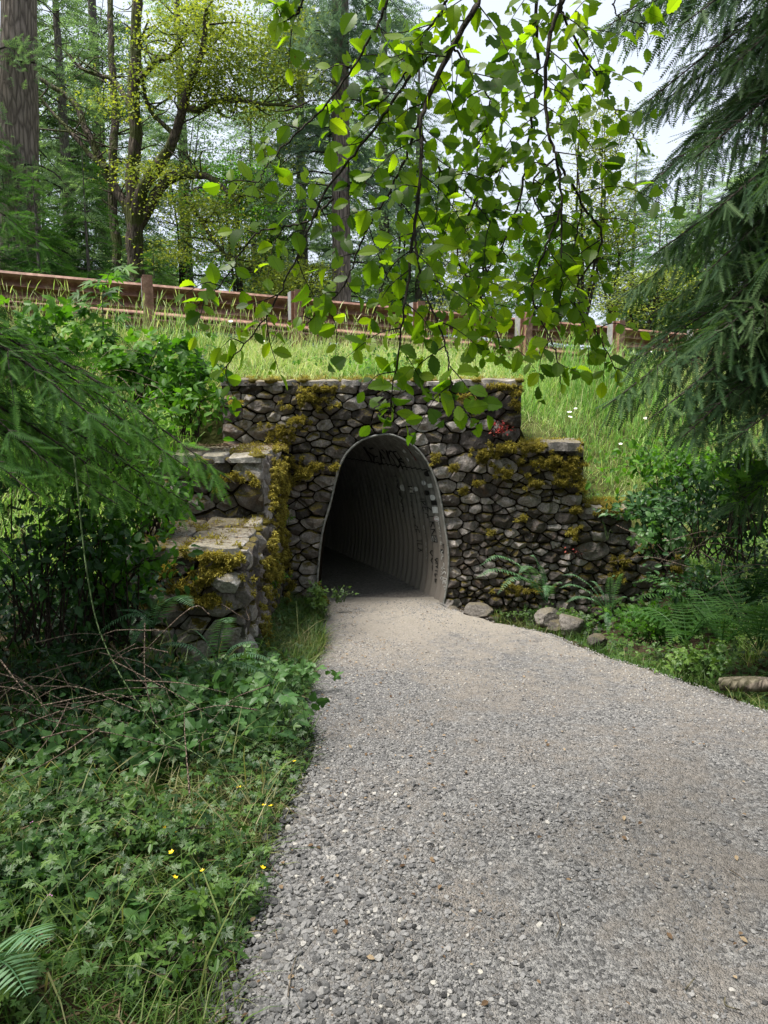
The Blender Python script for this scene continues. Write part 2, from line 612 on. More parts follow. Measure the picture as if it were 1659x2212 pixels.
def m_path():
    m, nt, out = newmat('gravel_path')
    co = objco(nt)
    v = nt.nodes.new('ShaderNodeTexVoronoi')
    v.inputs['Scale'].default_value = 85
    nt.links.new(co, v.inputs['Vector'])
    v2 = nt.nodes.new('ShaderNodeTexVoronoi')
    v2.inputs['Scale'].default_value = 170
    nt.links.new(co, v2.inputs['Vector'])
    sep = nt.nodes.new('ShaderNodeSeparateXYZ')
    nt.links.new(v.outputs['Color'], sep.inputs[0])
    big = noise(nt, 1.3, 4, co)
    dirt = ramp(nt, noise(nt, 40, 6, co), [(.3, (.12, .108, .098)), (.7, (.27, .245, .225))])
    grav = ramp(nt, sep.outputs[0], [(0, (.08, .078, .078)), (.5, (.17, .166, .166)), (1, (.29, .282, .277))])
    sy = nt.nodes.new('ShaderNodeSeparateXYZ')
    nt.links.new(co, sy.inputs[0])
    worn_lit = math_(nt, 'MULTIPLY', math_(nt, 'SUBTRACT', sy.outputs[1], 3.6), .07, True)   # trodden stretch before the tunnel, the brighter light there painted in too
    k = math_(nt, 'MULTIPLY', math_(nt, 'SUBTRACT', math_(nt, 'ADD', math_(nt, 'ADD', big, worn_lit), math_(nt, 'MULTIPLY', noise(nt, 12, 4, co), .6)), .74), 5, True)
    dirt = mixrgb(nt, math_(nt, 'MULTIPLY', math_(nt, 'MULTIPLY', worn_lit, 2.6, True), math_(nt, 'LESS_THAN', sy.outputs[1], 7.2)), dirt, mixrgb(nt, noise(nt, 60, 5, co), (.28, .25, .21), (.58, .53, .455)))  # light painted into the dirt tone, ending at the tunnel mouth
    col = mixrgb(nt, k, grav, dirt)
    h = math_(nt, 'ADD', v.outputs['Distance'], v2.outputs['Distance'])
    h = math_(nt, 'MULTIPLY', h, -1.0)
    p = pbsdf(nt, col, .9, .15, normal=bump(nt, h, .9, .012))
    nt.links.new(p.outputs[0], out.inputs[0])
    return m


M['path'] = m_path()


def m_pebble():
    m, nt, out = newmat('pebble')
    co = objco(nt)
    a = attr(nt)
    col = ramp(nt, a.outputs['Fac'], [(0, (.035, .034, .035)), (.3, (.105, .103, .105)), (.7, (.20, .195, .196)), (.92, (.31, .295, .28)), (1, (.35, .33, .30))])
    col = mixrgb(nt, .35, col, ramp(nt, noise(nt, 130, 3, co), [(.3, (.6, .6, .6)), (.7, (1.3, 1.3, 1.3))]), 'MULTIPLY')
    p = pbsdf(nt, col, .75, .25)
    nt.links.new(p.outputs[0], out.inputs[0])
    return m


M['pebble'] = m_pebble()

# ------------------------------------------------------------------ terrain
WY = 7.0                                   # front plane of the headwall
HEAD = R(-27)                              # heading of the culvert
AX = np.array([math.sin(HEAD), math.cos(HEAD), 0.0])


def zpath(y):
    return -0.28 * sstep(2.5, 6.9, y)


PL = np.array([(-20, -.3), (1.7, -.43), (2.3, -.48), (2.9, -.40), (3.4, -.38), (4.1, -.52), (5.3, -.50), (6.5, -.58), (7.2, -.62)])
PR = np.array([(-20, 3.2), (2.5, 2.9), (3.75, 2.4), (4.3, 2.08), (4.7, 1.86), (5.3, 1.62), (5.9, 1.38), (6.4, .98), (6.9, .62), (7.2, .6)])


def pl(y):
    return np.interp(y, PL[:, 0], PL[:, 1]) + .05 * vn(np.stack([y * 3.1, y * 0], -1), 5) * (y < 6.5)


def pr(y):
    return np.interp(y, PR[:, 0], PR[:, 1]) + .06 * vn(np.stack([y * 2.7, y * 0 + 9], -1), 5) * (y < 6.5)


TX = [-60, -12, -4, -2.4, -1.7, -1.5, 1.25, 1.36, 1.9, 2.0, 2.4, 2.5, 2.95, 3.6, 5, 12, 60]
TZ = [2.0, 1.6, 1.7, 1.45, 1.45, 1.80, 1.80, 1.22, 1.16, .60, .56, .28, .24, .3, .7, 1.6, 2.0]


def yroad(x):
    return 8.4 + .44 * (x + 2.74) - .25


def ground_h(x, y):
    x, y = np.broadcast_arrays(np.asarray(x, float), np.asarray(y, float))
    zp = zpath(y)
    dl = pl(y) - x
    dr = x - pr(y)
    z = zp + 0 * x - .03
    left = .03 + .10 * sstep(0, .9, dl) + .07 * np.clip(dl - .6, 0, 4)
    z = np.where(dl > 0, zp - .03 + left * (1 - .55 * sstep(4.6, 6, y) * (1 - sstep(1.0, 1.6, dl))), z)
    ditch = -.34 * sstep(.05, .75, dr) + .55 * sstep(1.2, 2.6, dr) + .22 * np.clip(dr - 2, 0, 6)
    z = np.where(dr > 0, zp - .03 + ditch, z)
    # slope climbing to the embankment outside the walls
    t = np.interp(x, TX, TZ)
    wl = sstep(-1.55, -2.0, x) * sstep(4.6, 7.3, y)
    wr = sstep(3.1, 3.8, x) * sstep(5.2, 7.3, y)
    z = z * (1 - wl - wr) + t * (wl + wr)
    z = z + .025 * fbm(np.stack([x * 2.2, y * 2.2], -1), 2) * sstep(0, .3, np.maximum(dl, dr))
    return z


def bank_h(x, y):
    x, y = np.broadcast_arrays(np.asarray(x, float), np.asarray(y, float))
    t = np.interp(x, TX, TZ)
    yr = yroad(x)
    rd = 2.32 - .022 * x * (np.abs(x) < 12)
    k = np.clip((y - 7.2) / np.maximum(yr - 7.2, .4), 0, 1)
    z = t + (rd - t) * np.where(k < 1, 1 - (1 - k) ** 1.25, 1)
    z = z + .05 * fbm(np.stack([x * 1.6, y * 1.6], -1), 8) * sstep(7.2, 7.8, y)
    far = y - yr
    z = z - .9 * sstep(6.2, 14, far) * 1.0
    return z


def grid(xs, ys, hf):
    X, Y = np.meshgrid(xs, ys)
    Z = hf(X, Y)
    V = np.stack([X, Y, Z], -1).reshape(-1, 3)
    nx, ny = len(xs), len(ys)
    i = np.arange(ny - 1)[:, None] * nx + np.arange(nx - 1)[None]
    return V, np.stack([i, i + 1, i + nx + 1, i + nx], -1).reshape(-1, 4)


mb = MB()
xs = np.concatenate([np.linspace(-60, -8, 14), np.arange(-7.5, 8, .1), np.linspace(8.5, 60, 14)])
ys = np.concatenate([np.linspace(-80, -3, 12), np.arange(-2.5, 7.0, .1), [7.05, 7.2, 7.38]])
V, Fq = grid(xs, ys, ground_h)
# the stretch under the tunnel floor stays low
mb.add(V, Fq)
o = mb.build('ground', M['soil'])
o['kind'] = 'structure'

mb = MB()
xs = np.concatenate([np.linspace(-160, -12, 14), np.arange(-11, 12, .15), np.linspace(13, 160, 14)])
ys = np.concatenate([np.arange(7.38, 20, .15), np.linspace(21, 260, 24)])
V, Fq = grid(xs, ys, bank_h)
mb.add(V, Fq)
for lo_, hi_ in ((-9, -1.0), (1.0, 9)):     # cut face of the bank behind the walls
    q = np.arange(-11, 12, .15)
    q = q[(q > lo_ - .08) & (q < hi_ + .08)]
    a_ = np.c_[q, q * 0 + 7.38, bank_h(q, 7.38)]
    b_ = np.c_[q, q * 0 + 7.36, np.minimum(ground_h(q, 7.36), a_[:, 2]) - .1]
    i = np.arange(len(q) - 1)
    mb.add(np.vstack([a_, b_]), np.stack([i, i + 1, i + 1 + len(q), i + len(q)], -1))
o = mb.build('embankment', M['embank'])
o['kind'] = 'structure'

# road on top of the embankment
mb = MB()
xs = np.linspace(-40, 40, 120)
for k in range(1):
    P0 = np.stack([xs, yroad(xs) + .75, bank_h(xs, yroad(xs) + .75) + .03], -1)
    P1 = np.stack([xs, yroad(xs) + 4.6, bank_h(xs, yroad(xs) + 4.6) + .03], -1)
    zmax = np.maximum(P0[:, 2], P1[:, 2]) + .05
    P0[:, 2] = zmax
    P1[:, 2] = zmax
    V = np.vstack([P0, P1])
    i = np.arange(len(xs) - 1)
    mb.add(V, np.stack([i, i + 1, i + 1 + len(xs), i + len(xs)], -1))
o = mb.build('road', M['asphalt'])
o['kind'] = 'structure'

# path: gravel strip up to the wall, then the floor of the culvert
mb = MB()
ysp = np.concatenate([np.linspace(-20, 1, 12), np.arange(1.2, 7.0, .06), [7.02]])
S = np.linspace(0, 1, 60)
Lx, Rx = pl(ysp) - .04, pr(ysp) + .04
X = Lx[:, None] * (1 - S)[None] + Rx[:, None] * S[None]
Y = np.repeat(ysp[:, None], 60, 1)
Z = zpath(Y) + .012 + .02 * (1 - (2 * S - 1) ** 2)[None] + .012 * fbm(np.stack([X * 3, Y * 3], -1), 4)
edge = np.minimum(S, 1 - S)[None] * (Rx - Lx)[:, None]
Z = Z - .06 * (1 - sstep(0, .12, edge))
V = np.stack([X, Y, Z], -1).reshape(-1, 3)
i = np.arange(len(ysp) - 1)[:, None] * 60 + np.arange(59)[None]
mb.add(V, np.stack([i, i + 1, i + 61, i + 60], -1).reshape(-1, 4))
ts = np.arange(0, 14.1, .2)
X0 = np.linspace(-.64, .60, 20)
P = np.array([0, 7.018, 0]) + ts[:, None, None] * AX[None, None] + np.stack([X0, 0 * X0, 0 * X0], -1)[None]
P[..., 2] = -.262 + .012 * fbm(P[..., :2] * 3, 4) + .05 * sstep(.3, .75, np.abs(X0))[None] * sstep(.1, 1.2, ts)[:, None] - .012 * sstep(.5, 0, ts)[:, None]
i = np.arange(len(ts) - 1)[:, None] * 20 + np.arange(19)[None]
mb.add(P.reshape(-1, 3), np.stack([i, i + 1, i + 21, i + 20], -1).reshape(-1, 4))
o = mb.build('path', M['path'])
o['kind'] = 'structure'


def path_z(x, y):
    S_ = np.clip((x - pl(y)) / (pr(y) - pl(y)), 0, 1)
    return zpath(y) + .012 + .02 * (1 - (2 * S_ - 1) ** 2) + .012 * fbm(np.stack([x * 3, y * 3], -1), 4)


# ------------------------------------------------------------------ culvert
PROF_D = [(688, 1320), (688, 1262), (698, 1158), (716, 1090), (731, 1028), (737, 1007), (755, 976), (786, 952), (823, 942), (849, 943), (885, 960), (911, 986), (932, 1023), (948, 1075), (958, 1137), (966, 1200), (963, 1262), (955, 1304), (951, 1330)]
prof = np.array([W(x, y, WY)[[0, 2]] for x, y in PROF_D])
prof3 = curve(np.c_[prof[:, 0], prof[:, 1], prof[:, 1] * 0], 160)[:, :2]
seg = np.r_[0, np.cumsum(np.linalg.norm(np.diff(prof3, axis=0), axis=1))]
SL = seg[-1]
tan = nrm(np.gradient(prof3, axis=0))
nout = np.c_[-tan[:, 1], tan[:, 0]]        # outward of the clockwise profile
LAM = .105


def surf(s, t, off=0.0):
    """point of the culvert wall: arc length s from the left foot, depth t"""
    s, t = np.broadcast_arrays(np.asarray(s, float), np.asarray(t, float))
    x = np.interp(s, seg, prof3[:, 0])
    z = np.interp(s, seg, prof3[:, 1])
    nx = np.interp(s, seg, nout[:, 0])
    nz = np.interp(s, seg, nout[:, 1])
    c = .013 * np.cos(2 * math.pi * t / LAM) + .013 * np.clip(t / .05, 0, 1) - off
    bend = -.018 * np.clip(t - 3, 0, 99) ** 2  # bend added along with the end cap to keep daylight out
    return np.stack([x + nx * c + AX[0] * t + bend * math.cos(HEAD), WY + .0 + AX[1] * t - bend * math.sin(HEAD) * 0, z + nz * c], -1)


def hit(dx, dy):
    """(s, t) of the culvert wall seen at a photo point"""
    u = (dx - 829.5) * PX
    v = -(dy - 1106) * PX
    d = np.array([u, cp + v * sp, v * cp - sp])
    Sg, Tg = np.meshgrid(np.linspace(SL * .45, SL, 500), np.linspace(0.0, 3, 500))
    p = surf(Sg, Tg) - np.array([0, 0, CAMZ])
    q = p / p[..., 1:2] - d / d[1]
    k = np.argmin(q[..., 0] ** 2 + q[..., 2] ** 2)
    return Sg.ravel()[k], Tg.ravel()[k]


cul = empty('culvert_tunnel', (0, WY, -.28), 'dark corrugated steel tunnel under the road, opening in the stone wall', 'tunnel')


def child(mbx, name, mat, parent, **kw):
    o = mbx.build(name, mat, parent, **kw)
    o.location = -np.array(parent.location) if parent.location.length else (0, 0, 0)
    return o


mb = MB()
ns_ = 110
ss = np.linspace(0, SL, ns_)
tt = np.concatenate([np.arange(0, 4.2, LAM / 8), np.arange(4.2, 14, .08)])
G = surf(ss[None], tt[:, None])
i = np.arange(len(tt) - 1)[:, None] * ns_ + np.arange(ns_ - 1)[None]
mb.add(G.reshape(-1, 3), np.stack([i, i + 1, i + ns_ + 1, i + ns_], -1).reshape(-1, 4))
G2 = G[-1]
mb.add(np.vstack([G2, G2.mean(0)[None]]), np.array([(k, k + 1, ns_) for k in range(ns_ - 1)]))  # added cap closes the far end to keep daylight out
child(mb, 'corrugated_shell', M['culvert'], cul)
mb = MB()
P = surf(ss, 0.0)
P = P + np.array([0, -.012, 0])
tube(mb, P, .011, 6)
child(mb, 'rim', M['rim'], cul)
mb = MB()
s0, _ = hit(928, 1017)
tube(mb, surf(s0, np.arange(0, 4, LAM / 8), .004), .005, 4)
child(mb, 'plate_seam', M['black'], cul)

# stroke letters
FONT = {
    'A': [[(0, 0), (.45, 1), (.9, 0)], [(.2, .4), (.7, .4)]], 'B': [[(0, 0), (0, 1), (.6, .9), (.55, .55), (0, .5), (.7, .4), (.65, .05), (0, 0)]],
    'C': [[(.8, .85), (.4, 1), (.05, .6), (.1, .2), (.45, 0), (.8, .15)]], 'D': [[(0, 0), (0, 1), (.6, .85), (.8, .4), (.5, .05), (0, 0)]],
    'E': [[(.7, 1), (0, 1), (0, 0), (.7, 0)], [(0, .5), (.55, .5)]], 'F': [[(.7, 1), (0, 1), (0, 0)], [(0, .5), (.55, .5)]],
    'G': [[(.8, .85), (.4, 1), (.05, .6), (.1, .2), (.45, 0), (.8, .2), (.8, .45), (.5, .45)]], 'H': [[(0, 1), (0, 0)], [(.7, 1), (.7, 0)], [(0, .5), (.7, .5)]],
    'I': [[(.3, 1), (.3, 0)]], 'J': [[(.6, 1), (.6, .2), (.3, 0), (0, .2)]], 'K': [[(0, 1), (0, 0)], [(.7, 1), (0, .45), (.75, 0)]], 'L': [[(0, 1), (0, 0), (.6, 0)]],
    'M': [[(0, 0), (.1, 1), (.45, .4), (.8, 1), (.9, 0)]], 'N': [[(0, 0), (0, 1), (.7, 0), (.7, 1)]],
    'O': [[(.4, 1), (.05, .7), (.05, .3), (.4, 0), (.75, .3), (.75, .7), (.4, 1)]], 'P': [[(0, 0), (0, 1), (.6, .9), (.6, .55), (0, .45)]],
    'R': [[(0, 0), (0, 1), (.6, .9), (.6, .55), (0, .5), (.75, 0)]], 'S': [[(.7, .85), (.35, 1), (.05, .75), (.6, .35), (.4, 0), (0, .12)]],
    'T': [[(.4, 1), (.4, 0)], [(0, 1), (.8, 1)]], 'U': [[(0, 1), (.05, .2), (.4, 0), (.7, .2), (.75, 1)]], 'V': [[(0, 1), (.4, 0), (.8, 1)]],
    'X': [[(0, 1), (.7, 0)], [(.7, 1), (0, 0)]], 'Y': [[(0, 1), (.4, .5), (.8, 1)], [(.4, .5), (.4, 0)]], 'Z': [[(0, 1), (.7, 1), (0, 0), (.7, 0)]],
    '2': [[(0, .8), (.35, 1), (.7, .75), (0, 0), (.75, 0)]], ' ': []}


def strokes(mb, text, o, ex, ey, wdt, off=.010):
    """text laid on the culvert wall in (s,t): origin o, unit advance ex, letter-up ey"""
    o, ex, ey = np.array(o, float), np.array(ex, float), np.array(ey, float)
    pen = 0.0
    for ch in text:
        for ln in FONT.get(ch, []):
            q = np.array(ln, float) + rng.normal(size=(len(ln), 2)) * .03
            q = np.repeat(q, 1, 0)
            pts = []
            for a, b in zip(q[:-1], q[1:]):
                n = 10
                for k in range(n):
                    pts.append(a + (b - a) * k / n)
            pts.append(q[-1])
            pts = np.array(pts)
            st = o + (pen + pts[:, :1]) * ex + pts[:, 1:] * ey
            d = np.gradient(st, axis=0)
            nn = np.c_[-d[:, 1], d[:, 0]]
            nn = nn / (np.linalg.norm(nn, axis=1, keepdims=True) + 1e-9)
            A, B = st + nn * wdt / 2, st - nn * wdt / 2
            Vv = np.vstack([surf(A[:, 0], A[:, 1], off), surf(B[:, 0], B[:, 1], off)])
            n = len(st)
            i = np.arange(n - 1)
            mb.add(Vv, np.stack([i, i + 1, i + n + 1, i + n], -1))
        pen += 1.05


def graf(text, p0, p1, up, size, wdt, mat, ups=None):
    """text from photo point p0 to p1; up: (ds,dt) direction of the letters' up"""
    a, b = np.array(hit(*p0)), np.array(hit(*p1))
    mb = MB()
    ex = (b - a) / max(len(text) * 1.05, 1)
    strokes(mb, text, a, ex, np.array(up) * size, wdt)
    return child(mb, 'graffiti', mat, cul, smooth=False)


graf('DEAVOR', (806, 998), (890, 1012), (-1, 0), .2, .016, M['black'])
graf('HOOOK', (852, 1028), (872, 1110), (0, -1), .05, .008, M['black'])
graf('WNAP', (828, 1030), (842, 1098), (0, -1), .04, .007, M['black'])
graf('YCUT CE TLX', (887, 1080), (906, 1195), (0, -1), .055, .007, M['black'])
graf('JPEA', (908, 1070), (924, 1120), (0, -1), .05, .007, M['black'])
graf('ZIRK', (925, 1095), (936, 1160), (0, -1), .055, .008, M['black'])
graf('EXILER', (917, 1135), (923, 1210), (0, -1), .055, .006, M['white'])
graf('UGC', (931, 1188), (935, 1235), (0, -1), .06, .008, M['black'])
graf('ONTLE', (941, 1205), (942, 1262), (0, -1), .06, .008, M['black'])
graf('GUAP2 DE OXO', (948, 1126), (953, 1255), (0, -1), .055, .006, M['white'])
graf('AVEIS DEIF', (958, 1200), (961, 1280), (0, -1), .05, .009, M['white'])
graf('DUMIS', (880, 966), (905, 996), (-1, 0), .045, .009, M['redpaint'])
graf('BENZ', (957, 1175), (960, 1195), (0, -1), .03, .006, M['black'])
graf('CUT', (901, 975), (910, 984), (-1, 0), .03, .005, M['white'])


def sticker(dx, dy, rx, rs, mat, text=None, tmat=None, square=False):
    s, t = hit(dx, dy)
    mb = MB()
    if square:
        q = np.array([(a, b) for b in np.linspace(-1, 1, 7) for a in np.linspace(-1, 1, 7)])
        st = np.array([s, t]) + q * np.array([rs, rx])
        i = np.arange(6)[:, None] * 7 + np.arange(6)[None]
        mb.add(surf(st[:, 0], st[:, 1], .006), np.stack([i, i + 1, i + 8, i + 7], -1).reshape(-1, 4))
    else:
        rr, th = np.meshgrid(np.linspace(0.01, 1, 5), np.linspace(0, 2 * math.pi, 20, endpoint=False))
        st = np.array([s, t]) + np.stack([rr * np.cos(th) * rs, rr * np.sin(th) * rx], -1).reshape(-1, 2)
        i = np.arange(20)[:, None] * 5 + np.arange(4)[None]
        j = ((np.arange(20) + 1) % 20)[:, None] * 5 + np.arange(4)[None]
        mb.add(surf(st[:, 0], st[:, 1], .006), np.stack([i, i + 1, j + 1, j], -1).reshape(-1, 4))
    o = child(mb, 'sticker', mat, cul, smooth=False)
    if text:
        mb = MB()
        L = text.split('/')
        for k, w in enumerate(L):
            h = 1.5 * rs / len(L)
            o0 = (s - rs * .8 + (k + 1) * (1.7 * rs / len(L)) - .1 * h, t + rx * .85)
            strokes(mb, w, o0, (0, -1.6 * rx / len(w)), (-h, 0), min(h, rx) * .14, .0085)
        t_ = mb.build('lettering', tmat, o, smooth=False)
    return o


sticker(872, 1053, .03, .035, M['stickerwhite'])
sticker(889, 1058, .045, .04, M['black'], 'PINE/PUNKS', M['white'], True)
sticker(899, 1056, .024, .024, M['stickerwhite'], 'I', M['black'])
sticker(915, 1043, .026, .026, M['stickerwhite'], 'EZ', M['black'])
sticker(922, 1065, .028, .026, M['black'], 'I', M['deadtwig'])
sticker(930, 1049, .022, .02, M['stickerwhite'], None, None, True)
sticker(934, 1075, .03, .027, M['stickerwhite'])
sticker(937, 1086, .035, .022, M['black'], None, None, True)
sticker(939, 1101, .035, .032, M['stickerwhite'], None, None, True)
sticker(944, 1120, .028, .028, M['stickerwhite'], 'C', M['redpaint'])
sticker(936, 1163, .045, .035, M['black'], 'DEFU/DEFU', M['white'], True)
sticker(879, 992, .028, .028, M['stickerwhite'], 'ARS', M['black'])
sticker(877, 973, .028, .022, M['stickerwhite'], None)
sticker(956, 1190, .018, .02, M['black'], 'V', M['white'])
sticker(924, 1023, .028, .028, M['black'])

# ------------------------------------------------------------------ masonry


def clip_cell(poly, a, b, wa=0.0, wb=0.0):
    """keep the half of poly nearer a than b, with weights"""
    n = b - a
    m = a + n * np.clip(.5 + (wa - wb) / (2 * np.dot(n, n)), .18, .82)
    out = []
    k = len(poly)
    for i in range(k):
        p, q = poly[i], poly[(i + 1) % k]
        dp, dq = np.dot(p - m, n), np.dot(q - m, n)
        if dp <= 0:
            out.append(p)
        if dp * dq < 0:
            out.append(p + (q - p) * dp / (dp - dq))
    return out


def inpoly(p, poly):
    x, y = p
    c = False
    n = len(poly)
    j = n - 1
    for i in range(n):
        xi, yi = poly[i]
        xj, yj = poly[j]
        if (yi > y) != (yj > y) and x < (xj - xi) * (y - yi) / (yj - yi) + xi:
            c = not c
        j = i
    return c


def rubble(outline, size, aspect=1.5, hole=None, seed=1, maxn=900):
    """rubble cells: mirrored seeds make joints follow the outline"""
    r = random.Random(seed)
    S = np.array([1.0, aspect])
    O = np.array(outline, float)
    loops = [(O, 1)]
    if hole is not None:
        loops.append((np.array(hole, float), -1))
    ins, outs = [], []

    def isin(p):
        return inpoly(p, O) and not (hole is not None and inpoly(p, loops[1][0]))
    for L, sg in loops:
        n = len(L)
        per = []
        for i in range(n):
            a, b = L[i], L[(i + 1) % n]
            per.append((a, b))
        acc = .0
        for a, b in per:
            d = np.linalg.norm(b - a)
            if d < 1e-6:
                continue
            t = nrm(b - a)
            nn = np.array([-t[1], t[0]])
            pos = -acc if acc > 0 else 0
            x = max(.35 * size((a + b) / 2), 0) if len(L) < 20 else pos
            if len(L) >= 20:
                x = (0 if acc <= 0 else acc)
            while x < d:
                p = a + t * x
                s = size(p)
                dd = s * r.uniform(.36, .5) / (aspect if abs(nn[1]) > .7 else 1)
                q1, q2 = p + nn * dd, p - nn * dd
                if isin(q1) == isin(q2):
                    x += s * .5
                    continue
                i_, o_ = (q1, q2) if isin(q1) else (q2, q1)
                if all(np.linalg.norm((i_ - z[0]) * S) > .62 * s * 1 for z in ins):
                    ins.append((i_, s))
                    outs.append(o_)
                x += s * r.uniform(.85, 1.25) / (aspect if abs(t[1]) > .7 else 1)
            acc = x - d
    lo, hi = O.min(0), O.max(0)
    miss = 0
    OA = np.array(outs) * S
    IA = np.zeros((maxn + 5, 2))
    IR = np.zeros(maxn + 5)
    for k, z in enumerate(ins):
        IA[k], IR[k] = z[0] * S, z[1]
    while miss < 2600 and len(ins) < maxn:
        p = np.array([r.uniform(lo[0], hi[0]), r.uniform(lo[1], hi[1])])
        s = size(p) * (r.choice([.5, .7, .9, 1.15, 1.4, 1.6]) if miss < 500 else r.choice([.45, .6]))
        m_ = len(ins)
        if isin(p) and (np.linalg.norm(IA[:m_] - p * S, axis=1) > .465 * (s + IR[:m_])).all() and (np.linalg.norm(OA - p * S, axis=1) > .5 * s).all():
            IA[m_], IR[m_] = p * S, s
            ins.append((p, s))
            miss = 0
        else:
            miss += 1
    pts = np.array([z[0] for z in ins] + list(outs)) * S
    HL = np.array(hole, float) * S if hole is not None else None
    cells = []
    for i in range(len(ins)):
        d = np.linalg.norm(pts - pts[i], axis=1)
        near = np.argsort(d)[1:30]
        w = .5
        c = pts[i]
        poly = [c + np.array(q) for q in ((-w, -w), (w, -w), (w, w), (-w, w))]
        for j in near:
            wj = (.42 * ins[j][1]) ** 2 if j < len(ins) else (.42 * ins[i][1]) ** 2
            poly = clip_cell(poly, pts[i], pts[j], (.42 * ins[i][1]) ** 2, wj)
            if len(poly) < 3:
                break
        if len(poly) >= 3:
            for k in range(len(O)):
                a, b = O[k] * S, O[(k + 1) % len(O)] * S
                t = nrm(b - a)
                u = np.dot(c - a, t)
                Ls = np.linalg.norm(b - a)
                foot = a + t * np.clip(u, 0, Ls)
                if np.linalg.norm(foot - c) < 1.2 * ins[i][1] and 0 <= u <= Ls:
                    ds = (c - a) - t * u
                    poly = clip_cell(poly, c, c - 2 * ds)
                    if len(poly) < 3:
                        break
        if len(poly) >= 3 and HL is not None:
            d = np.linalg.norm(HL - c, axis=1)
            k = int(np.argmin(d))
            if d[k] < 1.2 * ins[i][1]:
                tg = nrm(HL[min(k + 1, len(HL) - 1)] - HL[max(k - 1, 0)])
                ds = (c - HL[k]) - tg * np.dot(c - HL[k], tg)
                if np.linalg.norm(ds) > 1e-3:
                    poly = clip_cell(poly, c, c - 2 * ds)
        if len(poly) >= 3:
            cells.append(np.array(poly) / S)
    return cells


def stones(mb, cells, o, U, Vv, N, depth=.07, gap=.007, seed=3, wob=1.0, hole=None):
    r = np.random.default_rng(seed)
    o, U, Vv, N = [np.asarray(q, float) for q in (o, U, Vv, N)]
    K = 36
    th = np.linspace(0, 2 * math.pi, K, endpoint=False)
    dirs = np.c_[np.cos(th), np.sin(th)]
    fr = np.array([1.0, 1.0, .985, .94, .86, .74, .58, .4, .2, .0])
    for ci, c in enumerate(cells):
        # area centroid
        x, y = c[:, 0], c[:, 1]
        x2, y2 = np.roll(x, -1), np.roll(y, -1)
        cr = x * y2 - x2 * y
        A = cr.sum() / 2
        if abs(A) < 4e-4:
            continue
        cen = np.array([((x + x2) * cr).sum(), ((y + y2) * cr).sum()]) / (6 * A)
        R_ = np.full(K, 9.0)
        n = len(c)
        for i in range(n):
            a, b = c[i] - cen, c[(i + 1) % n] - cen
            e = b - a
            nn = np.array([e[1], -e[0]])
            if np.dot(nn, a) < 0:
                nn = -nn
            nn = nn / (np.linalg.norm(nn) + 1e-9)
            dd = max(np.dot(nn, a) - gap * r.uniform(.2, 1.5), .004)
            den = dirs @ nn
            ok = den > 1e-3
            R_[ok] = np.minimum(R_[ok], dd / den[ok])
        R_ = np.minimum(R_, .75 * R_ + .125 * (np.roll(R_, 1) + np.roll(R_, -1)))
        R_ = R_ * (1 + .09 * wob * vn(np.c_[dirs * 2.5, np.full(K, ci * 3.7)], 5))
        sz = math.sqrt(abs(A))
        H = depth * (.55 + .5 * min(sz / .2, 1.3)) * r.uniform(.7, 1.2)
        P2 = fr[:, None, None] * R_[None, :, None] * dirs[None]
        q = P2 / sz
        h = H * (1 - np.clip(fr, 0, 1) ** 7)[:, None] * np.ones((1, K))
        ta, tl_ = r.uniform(0, 2 * math.pi), r.uniform(0, 1.1) * H
        h = h * (1 - 0 * tl_)
        h = np.minimum(h, H * .75 - tl_ * (q @ np.array([math.cos(ta), math.sin(ta)])))
        for k in range(r.integers(4, 7)):
            a = r.uniform(0, 2 * math.pi)
            sl = r.uniform(.3, 2.2) * H * 1.6
            lv = H * r.uniform(.7, 1.25)
            h = np.minimum(h, lv - sl * (q @ np.array([math.cos(a), math.sin(a)])) + .0)
        h = np.maximum(h, .0)
        h[0] = -.05
        h[1] = np.minimum(h[1], .004)
        pw = (cen + P2)
        if hole is not None:
            q_ = pw.reshape(-1, 2)
            for vi in range(len(q_)):
                if abs(q_[vi, 0]) < 1.2 and inpoly(q_[vi], hole):
                    q_[vi] = hole[int(np.argmin(np.linalg.norm(hole - q_[vi], axis=1)))]
            pw = q_.reshape(pw.shape)
        s3 = np.concatenate([pw, h[..., None]], -1)
        nz = fbm(s3 * 17 + seed, 9, 3) * .010 + (np.abs(vn(s3 * 9, 4)) - .3) * .014
        h = h + nz * (fr < 1)[:, None]
        P3 = o + pw[..., :1] * U + pw[..., 1:] * Vv + h[..., None] * N
        nf = len(fr)
        Vx = P3[:-1].reshape(-1, 3)
        Vx = np.vstack([Vx, P3[-1].mean(0)[None]])
        i = np.arange(nf - 2)[:, None] * K
        j = np.arange(K)[None]
        k2 = (j + 1) % K
        col = r.uniform(0, 1)
        quads = np.stack([i + j, i + k2, i + K + k2, i + K + j], -1).reshape(-1, 4)
        if np.dot(np.cross(U, Vv), N) < 0:
            quads = quads[:, ::-1]
        base = mb.n
        mb.add(Vx, quads, col)
        l = (nf - 2) * K
        tri = np.stack([l + np.arange(K), l + (np.arange(K) + 1) % K, np.full(K, (nf - 1) * K)], -1)
        if np.dot(np.cross(U, Vv), N) < 0:
            tri = tri[:, ::-1]
        mb.T.append(tri + base)


